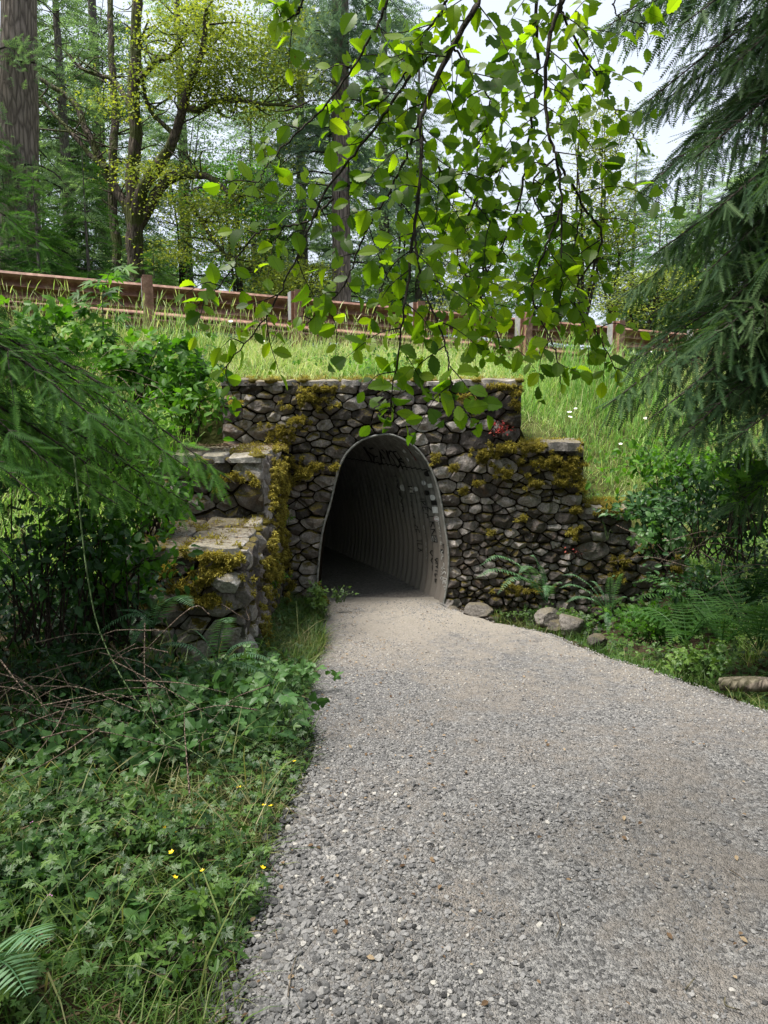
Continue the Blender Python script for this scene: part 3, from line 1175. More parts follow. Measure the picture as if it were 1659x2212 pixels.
zt = [W(700, 824, WY)[2], W(1150, 962, WY)[2], W(1300, 1096, WY)[2], W(1420, 1168, WY)[2]]
xr = [W(1127, 880, WY)[0], W(1262, 1000, WY)[0], W(1366, 1120, WY)[0], W(1480, 1250, WY)[0]]
xl = W(478, 880, WY)[0]
outline = [(xl, -.75), (xl, zt[0]), (xr[0], zt[0]), (xr[0], zt[1]), (xr[1], zt[1]), (xr[1], zt[2]), (xr[2], zt[2]), (xr[2], zt[3]), (xr[3], zt[3]), (xr[3], -.75)]
holepts = [tuple(p) for p in prof3[::4]]
# push the hole a little outwards so stones never cross the shell
hn = nout[::4]
hole = [(p[0] + n[0] * .012, p[1] + n[1] * .012) for p, n in zip(holepts, hn)]
hole = [(hole[0][0], -.62)] + hole + [(hole[-1][0], -.62)]


def size_head(p):
    x, z = p
    s = .225
    if z < 1.15:
        s = .21
    if z < 1.0 and x > .6:
        s = .16
    if x > 1.9:
        s = .225
    return s


head = empty('stone_headwall', (0, WY, -.3), 'mossy stepped rubble stone wall around the tunnel mouth', 'wall')
cells = rubble(outline, size_head, 1.7, hole, 5, 1200)
mb = MB()
stones(mb, cells, (0, WY + .012, 0), (1, 0, 0), (0, 0, 1), (0, -1, 0), .075, .006, 3, 1.0, np.array(curve(np.c_[np.array(hole), np.zeros(len(hole))], 300))[:, :2])
child(mb, 'masonry', M['stone'], head, smooth=False)

# body of the wall behind the stones, with the arch cut out
mb = MB()
loops = [[Vector((p[0], p[1], 0)) for p in outline], [Vector((p[0], p[1], 0)) for p in hole]]
flat = [p for l in loops for p in l]
tri = tessellate_polygon(loops)
for yy, fl in ((WY + .035, 0), (WY + .5, 1)):
    Vv = [(p.x, yy, p.y) for p in flat]
    ff = [(a, b, c) if not fl else (c, b, a) for a, b, c in tri]
    mb.add(Vv, ff)
for l in loops:
    n = len(l)
    Vv = [(p.x, WY + .035, p.y) for p in l] + [(p.x, WY + .5, p.y) for p in l]
    mb.add(Vv, [(i, (i + 1) % n, n + (i + 1) % n, n + i) for i in range(n)])
child(mb, 'core', M['mortar'], head, smooth=False)


def cap_row(mb, x0, x1, z, y0, y1, th=.06, seed=1, wd=.3):
    r = np.random.default_rng(seed)
    x = x0
    while x < x1 - .04:
        w = min(r.uniform(.6, 1.3) * wd, x1 - x)
        if x1 - (x + w) < .1:
            w = x1 - x
        cx, cy = x + w / 2, (y0 + y1) / 2
        nx, ny = 14, 10
        gx, gy = np.meshgrid(np.linspace(-1, 1, nx), np.linspace(-1, 1, ny))
        rr = 1 - .06 * (np.abs(gx) ** 6 + np.abs(gy) ** 6)
        X = cx + gx * (w / 2 - .006) * rr
        Y = cy + gy * (y1 - y0) / 2 * rr - .02 * vn(np.stack([gx * 2 + x * 5, gy * 2], -1), seed)
        edge_ = np.clip((1 - np.maximum(np.abs(gx), np.abs(gy))) * 7, 0, 1) ** .5
        zt_ = z - th * .25 * (1 - edge_) + .012 * fbm(np.stack([X * 6, Y * 6], -1), seed) + r.uniform(-.012, .008)
        Vt = np.stack([X, Y, zt_], -1).reshape(-1, 3)
        Vb = Vt.copy()
        Vb[:, 2] = z - th - .01
        i = np.arange(ny - 1)[:, None] * nx + np.arange(nx - 1)[None]
        a = r.uniform(0, 1)
        mb.add(Vt, np.stack([i, i + 1, i + nx + 1, i + nx], -1).reshape(-1, 4), a)
        ring = [k for k in range(nx)] + [k * nx + nx - 1 for k in range(1, ny)] + [(ny - 1) * nx + k for k in range(nx - 2, -1, -1)] + [k * nx for k in range(ny - 2, 0, -1)]
        n = len(ring)
        Vr = np.vstack([Vt[ring], Vb[ring]])
        # bulge the sides
        Vr[n:, :2] = Vr[n:, :2]
        mb.add(Vr, [(k, n + k, n + (k + 1) % n, (k + 1) % n) for k in range(n)], a)
        x += w


mb = MB()
cap_row(mb, xl - .02, xr[0] + .02, zt[0] + .02, WY - .05, WY + .5, .05, 1, .34)
cap_row(mb, xr[0] + .03, xr[1] - .36, zt[1] + .01, WY - .05, WY + .5, .07, 2, .3)
cap_row(mb, xr[1] - .4, xr[1] - .03, zt[1] + .04, WY - .10, WY + .4, .08, 8, .4)
cap_row(mb, xr[1] + .02, xr[2] + .02, zt[2] + .02, WY - .05, WY + .5, .07, 3, .3)
cap_row(mb, xr[2] + .02, xr[3], zt[3] + .02, WY - .05, WY + .5, .07, 4, .3)
child(mb, 'capstones', M['capstone'], head)

# wing wall coming towards the viewer on the left of the path
wing = empty('stone_wing_wall', (-1.3, 5.7, -.2), 'stepped stone wall with moss-covered ledges jutting towards the viewer, left of the path', 'wall')
WX0, WX1 = -1.78, -.97
Z1, Z2 = 1.27, .75
Y1, Y2 = 5.72, 4.6
mb = MB()
# inner face (facing the path): local u runs from the wall to the front
cells = rubble([(0, -.5), (0, Z1), (WY - Y1, Z1), (WY - Y1, Z2), (WY - Y2, Z2), (WY - Y2, -.5)], lambda p: .26, 1.3, None, 11, 400)
UU = nrm(np.array([-.035 + .08, -1, 0]))
stones(mb, cells, (WX1 - .05, WY - .02, 0), UU, (0, 0, 1), (1, 0, 0), .07, .008, 5)
cells = rubble([(WX0, Z2 - .1), (WX0, Z1), (WX1 + .02, Z1), (WX1 + .02, Z2 - .1)], lambda p: .28, 1.3, None, 12, 200)
stones(mb, cells, (0, Y1, 0), (1, 0, 0), (0, 0, 1), (0, -1, 0), .075, .007, 6)
cells = rubble([(WX0, -.4), (WX0, Z2), (WX1 + .07, Z2), (WX1 + .07, -.4)], lambda p: .3, 1.5, None, 13, 200)
stones(mb, cells, (0, Y2, 0), (1, 0, 0), (0, 0, 1), (0, -1, 0), .085, .007, 7)
child(mb, 'masonry', M['stone'], wing, smooth=False)
mb = MB()
for (ya, yb, zz) in ((Y1 + .02, WY + .03, Z1 - .02), (Y2 + .02, Y1 + .02, Z2 - .02)):
    box(mb, ((WX0 + WX1 - .01) / 2, (ya + yb) / 2, (zz - .6) / 2), ((WX1 - WX0 - .04) / 2, 0, 0), (0, (yb - ya) / 2, 0), (0, 0, (zz + .6) / 2))
child(mb, 'core', M['mortar'], wing, smooth=False)
mb = MB()
cap_row(mb, WX0, WX1 + .02, Z1 + .02, Y1 - .07, Y1 + .5, .06, 21, .3)
cap_row(mb, WX0, WX1 + .01, Z1 + .025, Y1 + .5, WY - .02, .06, 22, .38)
cap_row(mb, WX0, WX1 + .06, Z2 + .02, Y2 - .06, Y2 + .36, .06, 23, .45)
cap_row(mb, WX0, WX1 + .05, Z2 + .025, Y2 + .36, Y2 + .74, .07, 24, .5)
cap_row(mb, WX0, WX1 + .03, Z2 + .03, Y2 + .74, Y1 - .01, .07, 25, .25)
child(mb, 'capstones', M['capstone'], wing)
# loose angular blocks on the near corner of the lower ledge
IV, IF = icos(2)
IV3, IF3 = icos(3)


def rock(mb, c, r, seed, flat=.8, a=None):
    q = np.random.default_rng(seed)
    v = IV3 * np.asarray(r, float)
    for k in range(11):
        n = nrm(q.normal(size=3))
        d = q.uniform(.55, .85) * np.abs(n * np.asarray(r, float)).sum() * .8
        t = v @ n
        v = v - np.outer(np.maximum(t - d, 0), n)
    v = v * (1 + .05 * fbm(IV3 * 3.5 + seed, 3, 4)[:, None])
    mb.add(v + np.asarray(c, float), IF3, q.uniform(.2, .9) if a is None else a)


mb = MB()
rock(mb, (WX1 + .01, Y2 + .10, Z2 - .09), (.10, .10, .09), 3)
rock(mb, (WX1 - .03, Y2 - .06, Z2 - .22), (.11, .10, .085), 5)
child(mb, 'corner_blocks', M['capstone'], wing, smooth=False)


# moss: cushions with a fuzz of leaflets
def moss_patch(mb, centers, radii, n, N, hang=.3, ln=(.009, .024)):
    """centers: points on a face, N face normal"""
    c = np.asarray(centers, float)
    k = rng.integers(0, len(c), n)
    d = rvec(n)
    N = np.asarray(N, float)
    d = nrm(d + N * .8) * rng.uniform(.6, 1.5, n)[:, None]
    p = c[k] + d * np.asarray(radii)[k][:, None] * np.array([1, 1, 1])
    L = rng.uniform(*ln, n)
    dr = nrm(d + rvec(n) * .7 + np.array([0, 0, -hang]))
    Mx = frames(dr, rvec(n)) * L[:, None, None]
    tv = np.array([(0, -.13, 0), (0, .13, 0), (.6, .15, .02), (1, 0, 0), (.6, -.15, .02)])
    tf = np.array([(0, 1, 2), (0, 2, 4), (4, 2, 3)])
    a = np.clip(.5 + .35 * fbm(p * 9, 2) + rng.normal(size=n) * .15 + .12 * d[:, 2], 0, 1)
    mb.inst(tv, tf, Mx, p, a)


def cushions(mb, c, r, flat):
    for ci, ri in zip(c, r):
        v = IV * ri * .97 * np.asarray(flat)
        v = v * (1 + .15 * vn(IV * 3 + ci[0] * 9, 2))[:, None]
        mb.add(v + ci, IF, .2)


def moss_face(blobs, face, N, mbc, mbf, hang=.3, dens=1.0):
    for bx, bz, rx, rz, cnt in blobs:
        c, r = [], []
        for _ in range(int(cnt * 1.9)):
            a, q = random.uniform(0, 6.28), abs(random.gauss(0, .6))
            u, v = bx + math.cos(a) * q * rx, bz + math.sin(a) * q * rz
            c.append(face(u, v))
            r.append(random.uniform(.009, .024))
        c, r = np.array(c), np.array(r)
        cushions(mbc, c, r, (1, 1, 1))
        moss_patch(mbf, c, r, int(cnt * 110 * dens), N, hang)


def dface(Y):
    return lambda a, b: W(a, b, Y) - np.array([0, random.uniform(-.01, .035), 0])


mbc, mbf = MB(), MB()
moss_face([(672, 862, 55, 22, 34), (610, 935, 38, 18, 22), (600, 962, 20, 14, 10), (588, 985, 22, 22, 12), (625, 1000, 26, 18, 14), (655, 1022, 26, 12, 16), (620, 1045, 18, 20, 10), (600, 1075, 14, 30, 12), (685, 1008, 24, 8, 10), (640, 905, 30, 8, 10),
           (725, 1010, 20, 6, 7), (505, 872, 24, 6, 8), (700, 840, 60, 6, 14), (1118, 850, 14, 10, 7), (1115, 875, 14, 16, 8), (1010, 862, 30, 8, 7), (1080, 835, 40, 5, 12), (940, 990, 12, 14, 6), (1048, 985, 30, 22, 24), (1090, 970, 34, 14, 24), (1150, 968, 40, 9, 18), (1180, 1000, 60, 22, 34), (1240, 1015, 24, 30, 28), (1255, 1050, 12, 20, 10),
           (1215, 1040, 28, 14, 14), (1090, 1020, 30, 14, 14), (1030, 1045, 16, 8, 7), (1150, 1045, 30, 10, 9), (1000, 1060, 10, 12, 5), (1240, 1100, 16, 8, 8), (1310, 1103, 40, 8, 18), (1340, 1210, 16, 10, 7), (1390, 1180, 20, 12, 8), (1460, 1230, 14, 26, 10), (1130, 1120, 14, 8, 5), (1240, 1150, 16, 10, 6),
           (1120, 1275, 40, 18, 12), (700, 1290, 14, 20, 6), (630, 1260, 12, 30, 8), (1330, 1240, 20, 12, 7), (1060, 1150, 10, 8, 4), (980, 1010, 8, 10, 4)], dface(WY - .055), (0, -1, .25), mbc, mbf, .35)
# on the ledges
for (x0, x1, z, n) in ((xr[0], xr[1], zt[1] + .02, 46), (xr[1], xr[2], zt[2] + .03, 26), (xl, xr[0], zt[0] + .02, 60), (xr[2], xr[3], zt[3] + .02, 14)):
    c = np.array([(random.uniform(x0, x1), random.uniform(WY - .04, WY + .35), z - .012) for _ in range(n)])
    r = np.array([random.uniform(.025, .045) for _ in range(n)])
    cushions(mbc, c, r, (1.3, 1.3, .7))
    moss_patch(mbf, c, r, n * 60, (0, 0, 1), 0)
for v_, f_ in ((mbc.V, mbc.T),):
    for a_, b_, c_ in zip(mbc.V, mbc.T, mbc.A):
        mbf.add(a_, b_ - b_.min(), c_)
child(mbf, 'moss', M['moss'], head, smooth=False)

mbc, mbf = MB(), MB()
innerf = lambda u, v: np.array([WX1 + .03 + .045 * (WY - u), u, v]) + np.array([random.uniform(-.02, .03), 0, 0])
moss_face([(6.6, .95, .35, .32, 50), (6.1, 1.1, .35, .15, 28), (6.2, .7, .4, .3, 24), (6.6, .3, .3, .35, 26), (5.9, .3, .3, .3, 14), (5.3, .45, .5, .25, 24), (5.0, .1, .4, .25, 10), (5.7, 1.0, .1, .25, 18), (5.55, .62, .2, .1, 12)], innerf, (1, 0, .2), mbc, mbf, .9)
moss_face([(470, 1240, 60, 26, 30), (450, 1200, 70, 12, 20), (500, 1215, 18, 20, 10), (390, 1270, 50, 25, 16), (430, 1300, 60, 16, 12), (360, 1230, 30, 20, 8)], dface(Y2 - .06), (0, -1, .25), mbc, mbf, .35)
moss_face([(500, 1035, 40, 16, 8), (555, 1045, 8, 20, 5)], dface(Y1 - .05), (0, -1, .25), mbc, mbf, .35)
for (ya, yb, z, n, xa) in ((Y1 - .05, WY, Z1 + .02, 36, WX1 - .3), (Y2, Y1, Z2 + .02, 46, WX0)):
    c = np.array([(random.uniform(xa, WX1 + .03), random.uniform(ya, yb), z - .02) for _ in range(n)])
    r = np.array([random.uniform(.022, .042) for _ in range(n)])
    cushions(mbc, c, r, (1.5, 1.5, .6))
    moss_patch(mbf, c, r, n * 60, (0, 0, 1), 0)
for a_, b_, c_ in zip(mbc.V, mbc.T, mbc.A):
    mbf.add(a_, b_ - b_.min(), c_)
child(mbf, 'moss', M['moss'], wing, smooth=False)

# needle and leaf litter on the ledges
mb = MB()
n = 2600
k = rng.random(n) < .5
x = rng.uniform(WX0, WX1 + .02, n)
y = np.where(k, rng.uniform(Y1, WY, n), rng.uniform(Y2, Y1, n))
z = np.where(k, Z1, Z2) + .034
d = rvec(n) * np.array([1, 1, .15])
mb.inst(np.array([(0, -.06, 0), (1, 0, .05), (0, .06, 0)]), np.array([(0, 1, 2)]), frames(d, rvec(n)) * rng.uniform(.015, .05, n)[:, None, None], np.stack([x, y, z], -1), rng.random(n))
o = mb.build('needle_litter', M['dryleaf'], None, smooth=False)
o['kind'] = 'stuff'

# ------------------------------------------------------------------ guardrails


def wbeam(mb, P, z_top, nrm2, th=.004, h=.31, dep=.11):
    """W-section beam along plan points P (n,2), top heights z_top; nrm2 = traffic side"""
    u = np.array([0, .09, .18, .30, .36, .42, .5, .58, .64, .70, .82, .91, 1.0])
    d = np.array([.15, .1, .35, 1, 1, .9, .1, .9, 1, 1, .35, .1, .15])
    d = np.array([.25, .05, .3, .9, 1, .9, .0, .9, 1, .9, .3, .05, .25])
    prof_ = [(dd * dep, -uu * h) for uu, dd in zip(u, d)]
    inner = [(a - th, b) for a, b in prof_]
    ring = prof_ + inner[::-1]
    n, m = len(P), len(ring)
    V = np.zeros((n, m, 3))
    for j, (a, b) in enumerate(ring):
        V[:, j, :2] = P + nrm2 * a
        V[:, j, 2] = z_top + b
    i = np.arange(n - 1)[:, None] * m
    j = np.arange(m)[None]
    k = (j + 1) % m
    mb.add(V.reshape(-1, 3), np.stack([i + j, i + k, i + m + k, i + m + j], -1).reshape(-1, 4))


rdir = nrm(np.array([1, .44]))
rn = np.array([-rdir[1], rdir[0]])
near = empty('guardrail', (-2.74, 8.4, 2.4), 'near rusty steel guardrail seen from behind, with posts in the grass above the stone wall', 'guardrail')
pp = [(318, 592, 727), (640, 627, 745), (905, 655, 765), (1137, 676, 800), (1338, 693, 790), (1511, 709, 775)]
posts = []
for k, (dx, t, b) in enumerate(pp):
    u = (dx - 829.5) * PX
    v = -(t - 1106) * PX
    ux = u / (cp + v * sp)
    Yk = (8.4 + .44 * 2.74) / (1 - .44 * ux)
    top = W(dx, t, Yk)
    posts.append((top[0], Yk, top[2]))
posts = np.array(posts)
sx = np.polyfit(posts[:, 0], posts[:, 2], 1)
step = np.diff(posts[:, 0]).mean()
allx = [posts[0, 0] - 3 * step, posts[0, 0] - 2 * step, posts[0, 0] - step] + list(posts[:, 0]) + [posts[-1, 0] + k * step for k in (1, 2, 3)]
for x in allx:
    y = 8.4 + .44 * (x + 2.74)
    zt_ = np.polyval(sx, x) + random.uniform(-.01, .01)
    zb = bank_h(x, y) - .35
    lean = random.uniform(-.02, .02)
    mb = MB()
    c2 = np.array([x, y])
    hz = (zt_ - zb) / 2
    up = np.array([lean, 0, 1.0]) * hz
    D3, N3 = np.r_[rdir, 0], np.r_[rn, 0]
    for s_, w_, dd in ((-1, .052, .005), (1, .052, .005)):
        box(mb, np.r_[c2 + rn * s_ * .07, (zt_ + zb) / 2], D3 * w_, N3 * dd, up)
    box(mb, np.r_[c2, (zt_ + zb) / 2], D3 * .004, N3 * .0645, up * .999)
    p = child(mb, 'post', M['rust'], near, smooth=False)
    mb = MB()
    box(mb, np.r_[c2 + rn * .14, zt_ - .17], D3 * .05, N3 * .062, np.array([0, 0, .17]))
    child(mb, 'blockout', M['galv'], near, smooth=False)
xs = np.linspace(-14, 14, 60)
P = np.stack([xs, 8.4 + .44 * (xs + 2.74)], -1) + rn * .235
mb = MB()
wbeam(mb, P, np.polyval(sx, xs) - .045 - .01 * np.abs(xs / 14), -rn * -1)
child(mb, 'rail_beam', M['rust'], near, smooth=False)
mb = MB()
for x in allx:
    y = 8.4 + .44 * (x + 2.74)
    q = np.array([x, y]) + rn * .2
    v, f = icos(1)
    mb.add(v * .014 + np.r_[q, np.polyval(sx, x) - .2], f)
child(mb, 'bolts', M['galv'], near)

far = empty('guardrail', (-2, 13, 2.3), 'far rusty guardrail across the road, its lit front showing under the near rail', 'guardrail')
offY = 4.9
ax_, ay_ = W(320, 678, 13.0), W(1138, 741, 15.6)
zf = np.polyfit([-3.2, 4.2], [W(320, 680, 8.4 + offY + .0)[2], W(1138, 748, 15.6)[2]], 1)
xs = np.linspace(-20, 20, 60)
P = np.stack([xs, 8.4 + .44 * (xs + 2.74) + offY], -1)
mb = MB()
wbeam(mb, P, np.polyval(zf, xs), -rn)
child(mb, 'rail_beam', M['rust'], far, smooth=False)
for k in range(-5, 7):
    x = k * 1.78 - .6
    y = 8.4 + .44 * (x + 2.74) + offY
    c2 = np.array([x, y]) + rn * .14
    zt_ = np.polyval(zf, x) + .02
    zb = bank_h(x, y) - .3
    mb = MB()
    D3, N3 = np.r_[rdir, 0], np.r_[rn, 0]
    for s_ in (-1, 1):
        box(mb, np.r_[c2 + rn * s_ * .07, (zt_ + zb) / 2], D3 * .052, N3 * .005, np.array([0, 0, (zt_ - zb) / 2]))
    box(mb, np.r_[c2, (zt_ + zb) / 2], D3 * .004, N3 * .0645, np.array([0, 0, (zt_ - zb) / 2 * .999]))
    child(mb, 'post', M['rust'], far, smooth=False)

# ------------------------------------------------------------------ leaf templates


def leaf_t(n=7, w=.32, fold=.22, droop=.18, serr=.04, tip=1.0, peak=.45):
    x = np.linspace(0, 1, n)
    hw = w * np.sin(math.pi * x ** (math.log(.5) / math.log(peak))) ** .75
    hw[0] = .01
    hw[-1] = .003
    s = serr * ((np.arange(n) % 2) * 2 - 1)
    hw2 = np.clip(hw + s * (hw > .05), .003, 1)
    z = -droop * x ** 2
    mid = np.c_[x, 0 * x, z]
    lft = np.c_[x + .02, hw2, z + hw2 * fold]
    rgt = np.c_[x + .02, -hw2, z + hw2 * fold]
    V = np.vstack([mid, lft, rgt])
    i = np.arange(n - 1)
    Fq = np.vstack([np.stack([i, i + 1, n + i + 1, n + i], -1), np.stack([2 * n + i, 2 * n + i + 1, i + 1, i], -1)])
    return V, Fq


def fan_t(ang, rad, fold=.1):
    """leaf as a fan round its base point, outline by angle and radius"""
    pts = [(0, 0, 0)] + [(r * math.cos(a), r * math.sin(a), fold * (r if k % 2 else r * .6) * .3 - .15 * r * r) for k, (a, r) in enumerate(zip(ang, rad))]
    n = len(pts)
    return np.array(pts), np.array([(0, i, i + 1) for i in range(1, n - 1)])


def lobed_t(lobes=5, depth=.5, spread=2.6, base=.35):
    ang, rad = [], []
    for k in range(lobes):
        c = (k / (lobes - 1) - .5) * spread
        L = 1 - .32 * abs(k / (lobes - 1) - .5) * 2
        st = spread / (lobes - 1)
        for da, r in ((-.28, .62), (-.18, .78), (-.1, .8), (0, 1), (.1, .8), (.18, .78), (.28, .62)):
            ang.append(c + da * st)
            rad.append(L * r)
        if k < lobes - 1:
            ang.append(c + .5 * st)
            rad.append(L * depth * .8)
    return fan_t(ang, rad)


T_BEECH = leaf_t(13, .355, .22, .2, .028, peak=.5)
T_LEAF = leaf_t(7, .28, .3, .2, .03, peak=.45)
T_SMALL = leaf_t(4, .3, .3, .15, 0)
T_MAPLE = lobed_t(5, .5)
T_LOBE = lobed_t(3, .45, 2.0)


def trifol(T, ang=1.15, sc_=.85):
    V, Fq = T
    Vs, Fs = [], []
    for k, (a, s) in enumerate(((0, 1), (ang, sc_), (-ang, sc_))):
        c, q = math.cos(a), math.sin(a)
        v = V * s + np.array([.28 if k == 0 else .05, 0, 0])
        v = np.c_[v[:, 0] * c - v[:, 1] * q, v[:, 0] * q + v[:, 1] * c, v[:, 2]]
        Vs.append(v)
        Fs.append(Fq + k * len(V))
    return np.vstack(Vs), np.vstack(Fs)


T_TRI = trifol(leaf_t(7, .36, .2, .2, .04, peak=.42))
T_TRIS = trifol(lobed_t(3, .75, 1.9), 1.3, .9)


def needle_t(n=13, L=1.0, nl=.13, w=.022, rows=2, ang=1.0, lift=.1):
    """twiglet along +x with needles"""
    V, Fc = [], []
    for i in range(n):
        x = (i + .5) / n * L
        l = nl * (1 - .45 * (x / L) ** 2) * random.uniform(.8, 1.15)
        for s in (-1, 1):
            a = ang + random.uniform(-.15, .15)
            dx, dy = math.cos(a) * l, math.sin(a) * l * s
            b = len(V)
            zz = random.uniform(-lift, lift) * l
            V += [(x - w / 2, 0, 0), (x + w / 2, 0, 0), (x + dx, dy, zz)]
            Fc.append((b, b + 1, b + 2))
        if rows > 2:
            b = len(V)
            V += [(x - w / 2, 0, 0), (x + w / 2, 0, 0), (x + .5 * l, random.uniform(-.3, .3) * l, l * .8)]
            Fc.append((b, b + 1, b + 2))
    b = len(V)
    V += [(0, -.008, 0), (0, .008, 0), (L, 0, 0)]
    Fc.append((b, b + 1, b + 2))
    b = len(V)
    V += [(L * .93, -w / 2, 0), (L * .93, w / 2, 0), (L + nl * .8, 0, 0)]
    Fc.append((b, b + 1, b + 2))
    return np.array(V), np.array(Fc)


T_HEM = needle_t(15, 1, .135, .05, 2, 1.1)
T_HEMF = needle_t(17, 1, .15, .034, 2, 1.15)
T_FIRN = needle_t(12, 1, .16, .035, 3, 1.0, .3)
T_FAR = needle_t(6, 1, .36, .10, 3, .75, .35)

# ------------------------------------------------------------------ overhanging beech-like branch


def side_dirs(T, n):
    r = rvec(n)
    return nrm(r - T * np.sum(r * T, -1, keepdims=True))


tree = empty('broadleaf_tree', (1.6, -1.6, 0), 'broadleaf tree whose leafy twigs hang into the top middle of the view', 'tree')
stemsD = [
    ([(1060, -60), (1035, 0), (979, 100), (914, 240), (912, 320), (894, 500), (880, 620), (862, 760), (838, 900)], 2.45, 2.25, .011, .95),
    ([(1150, -60), (1159, 0), (1159, 175), (1139, 325), (1124, 425), (1090, 520), (1045, 600), (1000, 690)], 2.75, 2.6, .007, 1.15),
    ([(1230, -60), (1214, 0), (1184, 100), (1182, 270), (1202, 340), (1214, 440), (1211, 590), (1212, 700)], 2.6, 2.5, .009, 1.15),
    ([(1200, -30), (1225, 50), (1289, 165), (1330, 240), (1372, 300)], 2.6, 2.7, .005, .8),
    ([(979, 100), (900, 150), (800, 290), (700, 420), (640, 560), (570, 690), (480, 800)], 2.45, 2.3, .006, .75),
    ([(720, 430), (660, 480), (555, 505), (480, 610), (425, 660)], 2.4, 2.3, .004, .6),
    ([(914, 240), (860, 380), (790, 500), (740, 620), (660, 700)], 2.45, 2.5, .005, .9),
    ([(894, 500), (915, 620), (955, 720), (970, 800), (985, 885)], 2.35, 2.2, .004, .85),
    ([(1202, 340), (1265, 450), (1300, 520), (1240, 640), (1290, 720), (1330, 800)], 2.55, 2.6, .005, .95),
    ([(1139, 325), (1060, 380), (1010, 470), (990, 560), (1060, 680), (1085, 770)], 2.7, 2.6, .005, 1.0),
    ([(870, -60), (840, 0), (790, 100), (700, 230), (600, 330), (550, 400)], 2.3, 2.2, .005, .55),
    ([(650, -60), (660, -20), (640, 30), (600, 50)], 2.0, 2.0, .004, .6),
    ([(1000, -60), (930, 60), (860, 180), (780, 260)], 2.5, 2.4, .005, 1.0),
    ([(1214, 440), (1170, 560), (1150, 640), (1200, 760), (1212, 830)], 2.5, 2.4, .004, .7),
    ([(1340, -60), (1330, 30), (1400, 50), (1440, 30)], 2.7, 2.7, .003, .7),
    ([(905, 280), (960, 380), (1010, 420), (1060, 480)], 2.5, 2.5, .004, 1.1),
    ([(1202, 340), (1150, 400), (1190, 500), (1270, 580)], 2.65, 2.6, .004, 1.1),
    ([(979, 100), (1020, 160), (1060, 230), (1030, 330)], 2.5, 2.5, .004, .9),
]
mbw, mbl = MB(), MB()
LP, LD, LS = [], [], []
nl_ = 0


def leafrow(P, T, every=.03, size=.07):
    """alternate leaves down a twig"""
    global LP, LD, LS
    L = np.r_[0, np.cumsum(np.linalg.norm(np.diff(P, axis=0), axis=1))]
    k = max(int(L[-1] / every), 1)
    side = 1
    for q in range(k + 1):
        s = L[-1] * (q + .5) / (k + 1) if q < k else L[-1]
        p = np.array([np.interp(s, L, P[:, i]) for i in range(3)])
        j = min(np.searchsorted(L, s), len(P) - 1)
        t = nrm(P[j] - P[max(j - 1, 0)])
        sd = nrm(np.cross(t, np.array([0, -1, .35])) * side + rng.normal(size=3) * .2)
        side = -side
        d = nrm(t * (.5 if q < k else 1.4) + sd * (1.05 if q < k else .15) + rng.normal(size=3) * .22 + np.array([0, 0, -.12]))
        LP.append(p)
        LD.append(d)
        LS.append(size * random.uniform(.6, 1.12) * (1 if q < k else .9))


for pts, ya, yb, r0, dens in stemsD:
    n = len(pts)
    P = curve([W(a, b, ya + (yb - ya) * i / (n - 1)) for i, (a, b) in enumerate(pts)], 60)
    P[1:-1] += .0022 * rng.normal(size=(58, 3))
    tube(mbw, P, np.linspace(r0, .0018, 60), 5)
    T = nrm(np.gradient(P, axis=0))
    L = np.r_[0, np.cumsum(np.linalg.norm(np.diff(P, axis=0), axis=1))]
    s = .05
    side = 1
    while s < L[-1]:
        j = min(np.searchsorted(L, s), 59)
        p, t = P[j], T[j]
        ln = random.uniform(.10, .30) * (1 - .55 * s / L[-1]) * (1.1 if dens > .8 else .9)
        sd = nrm(np.cross(t, np.array([0, -1, .0])) * side + np.array([0, random.uniform(-.5, .5), 0]))
        side = -side
        e = p + nrm(t * .7 + sd * random.uniform(.6, 1.3)) * ln + np.array([0, 0, -.22 * ln])
        mdl = (p + e) / 2 + np.array([0, 0, .12 * ln]) + rng.normal(size=3) * .01
        tw = curve([p, mdl, e], 8)
        tube(mbw, tw, np.linspace(.0022, .0008, 8), 4)
        leafrow(tw, t, .033, .067)
        s += random.uniform(.047, .092) / dens
    leafrow(P[-14:], T[-1], .04, .070)
LP, LD, LS = np.array(LP), np.array(LD), np.array(LS)
n = len(LP)
nv = nrm(rng.normal(size=(n, 3)) * .6 + np.array([0, -.75, .6]))
a = np.clip(.5 + .28 * rng.normal(size=n) + .25 * fbm(LP * 3, 6), 0, 1)
FM = frames(LD, nv) * LS[:, None, None]
FM[:, :, 1] *= rng.uniform(.78, 1.15, n)[:, None]
FM[:, :, 2] *= rng.uniform(-.6, 2.6, n)[:, None]
for v in range(8):          # a few leaves are bitten
    sl_ = np.arange(v, n, 8)
    ff = T_BEECH[1]
    if v in (2, 5):
        ff = np.delete(ff, [[4, 17, 18], [7, 8, 20]][v == 5], 0)
    if v == 7:
        ff = np.delete(ff, [9, 10, 11, 15], 0)
    mbl.inst(T_BEECH[0], ff, FM[sl_], LP[sl_], a[sl_], T_BEECH[0])
child(mbw, 'twigs', M['barkdark'], tree)
child(mbl, 'leaves', M['beech'], tree, smooth=False, lc=True)
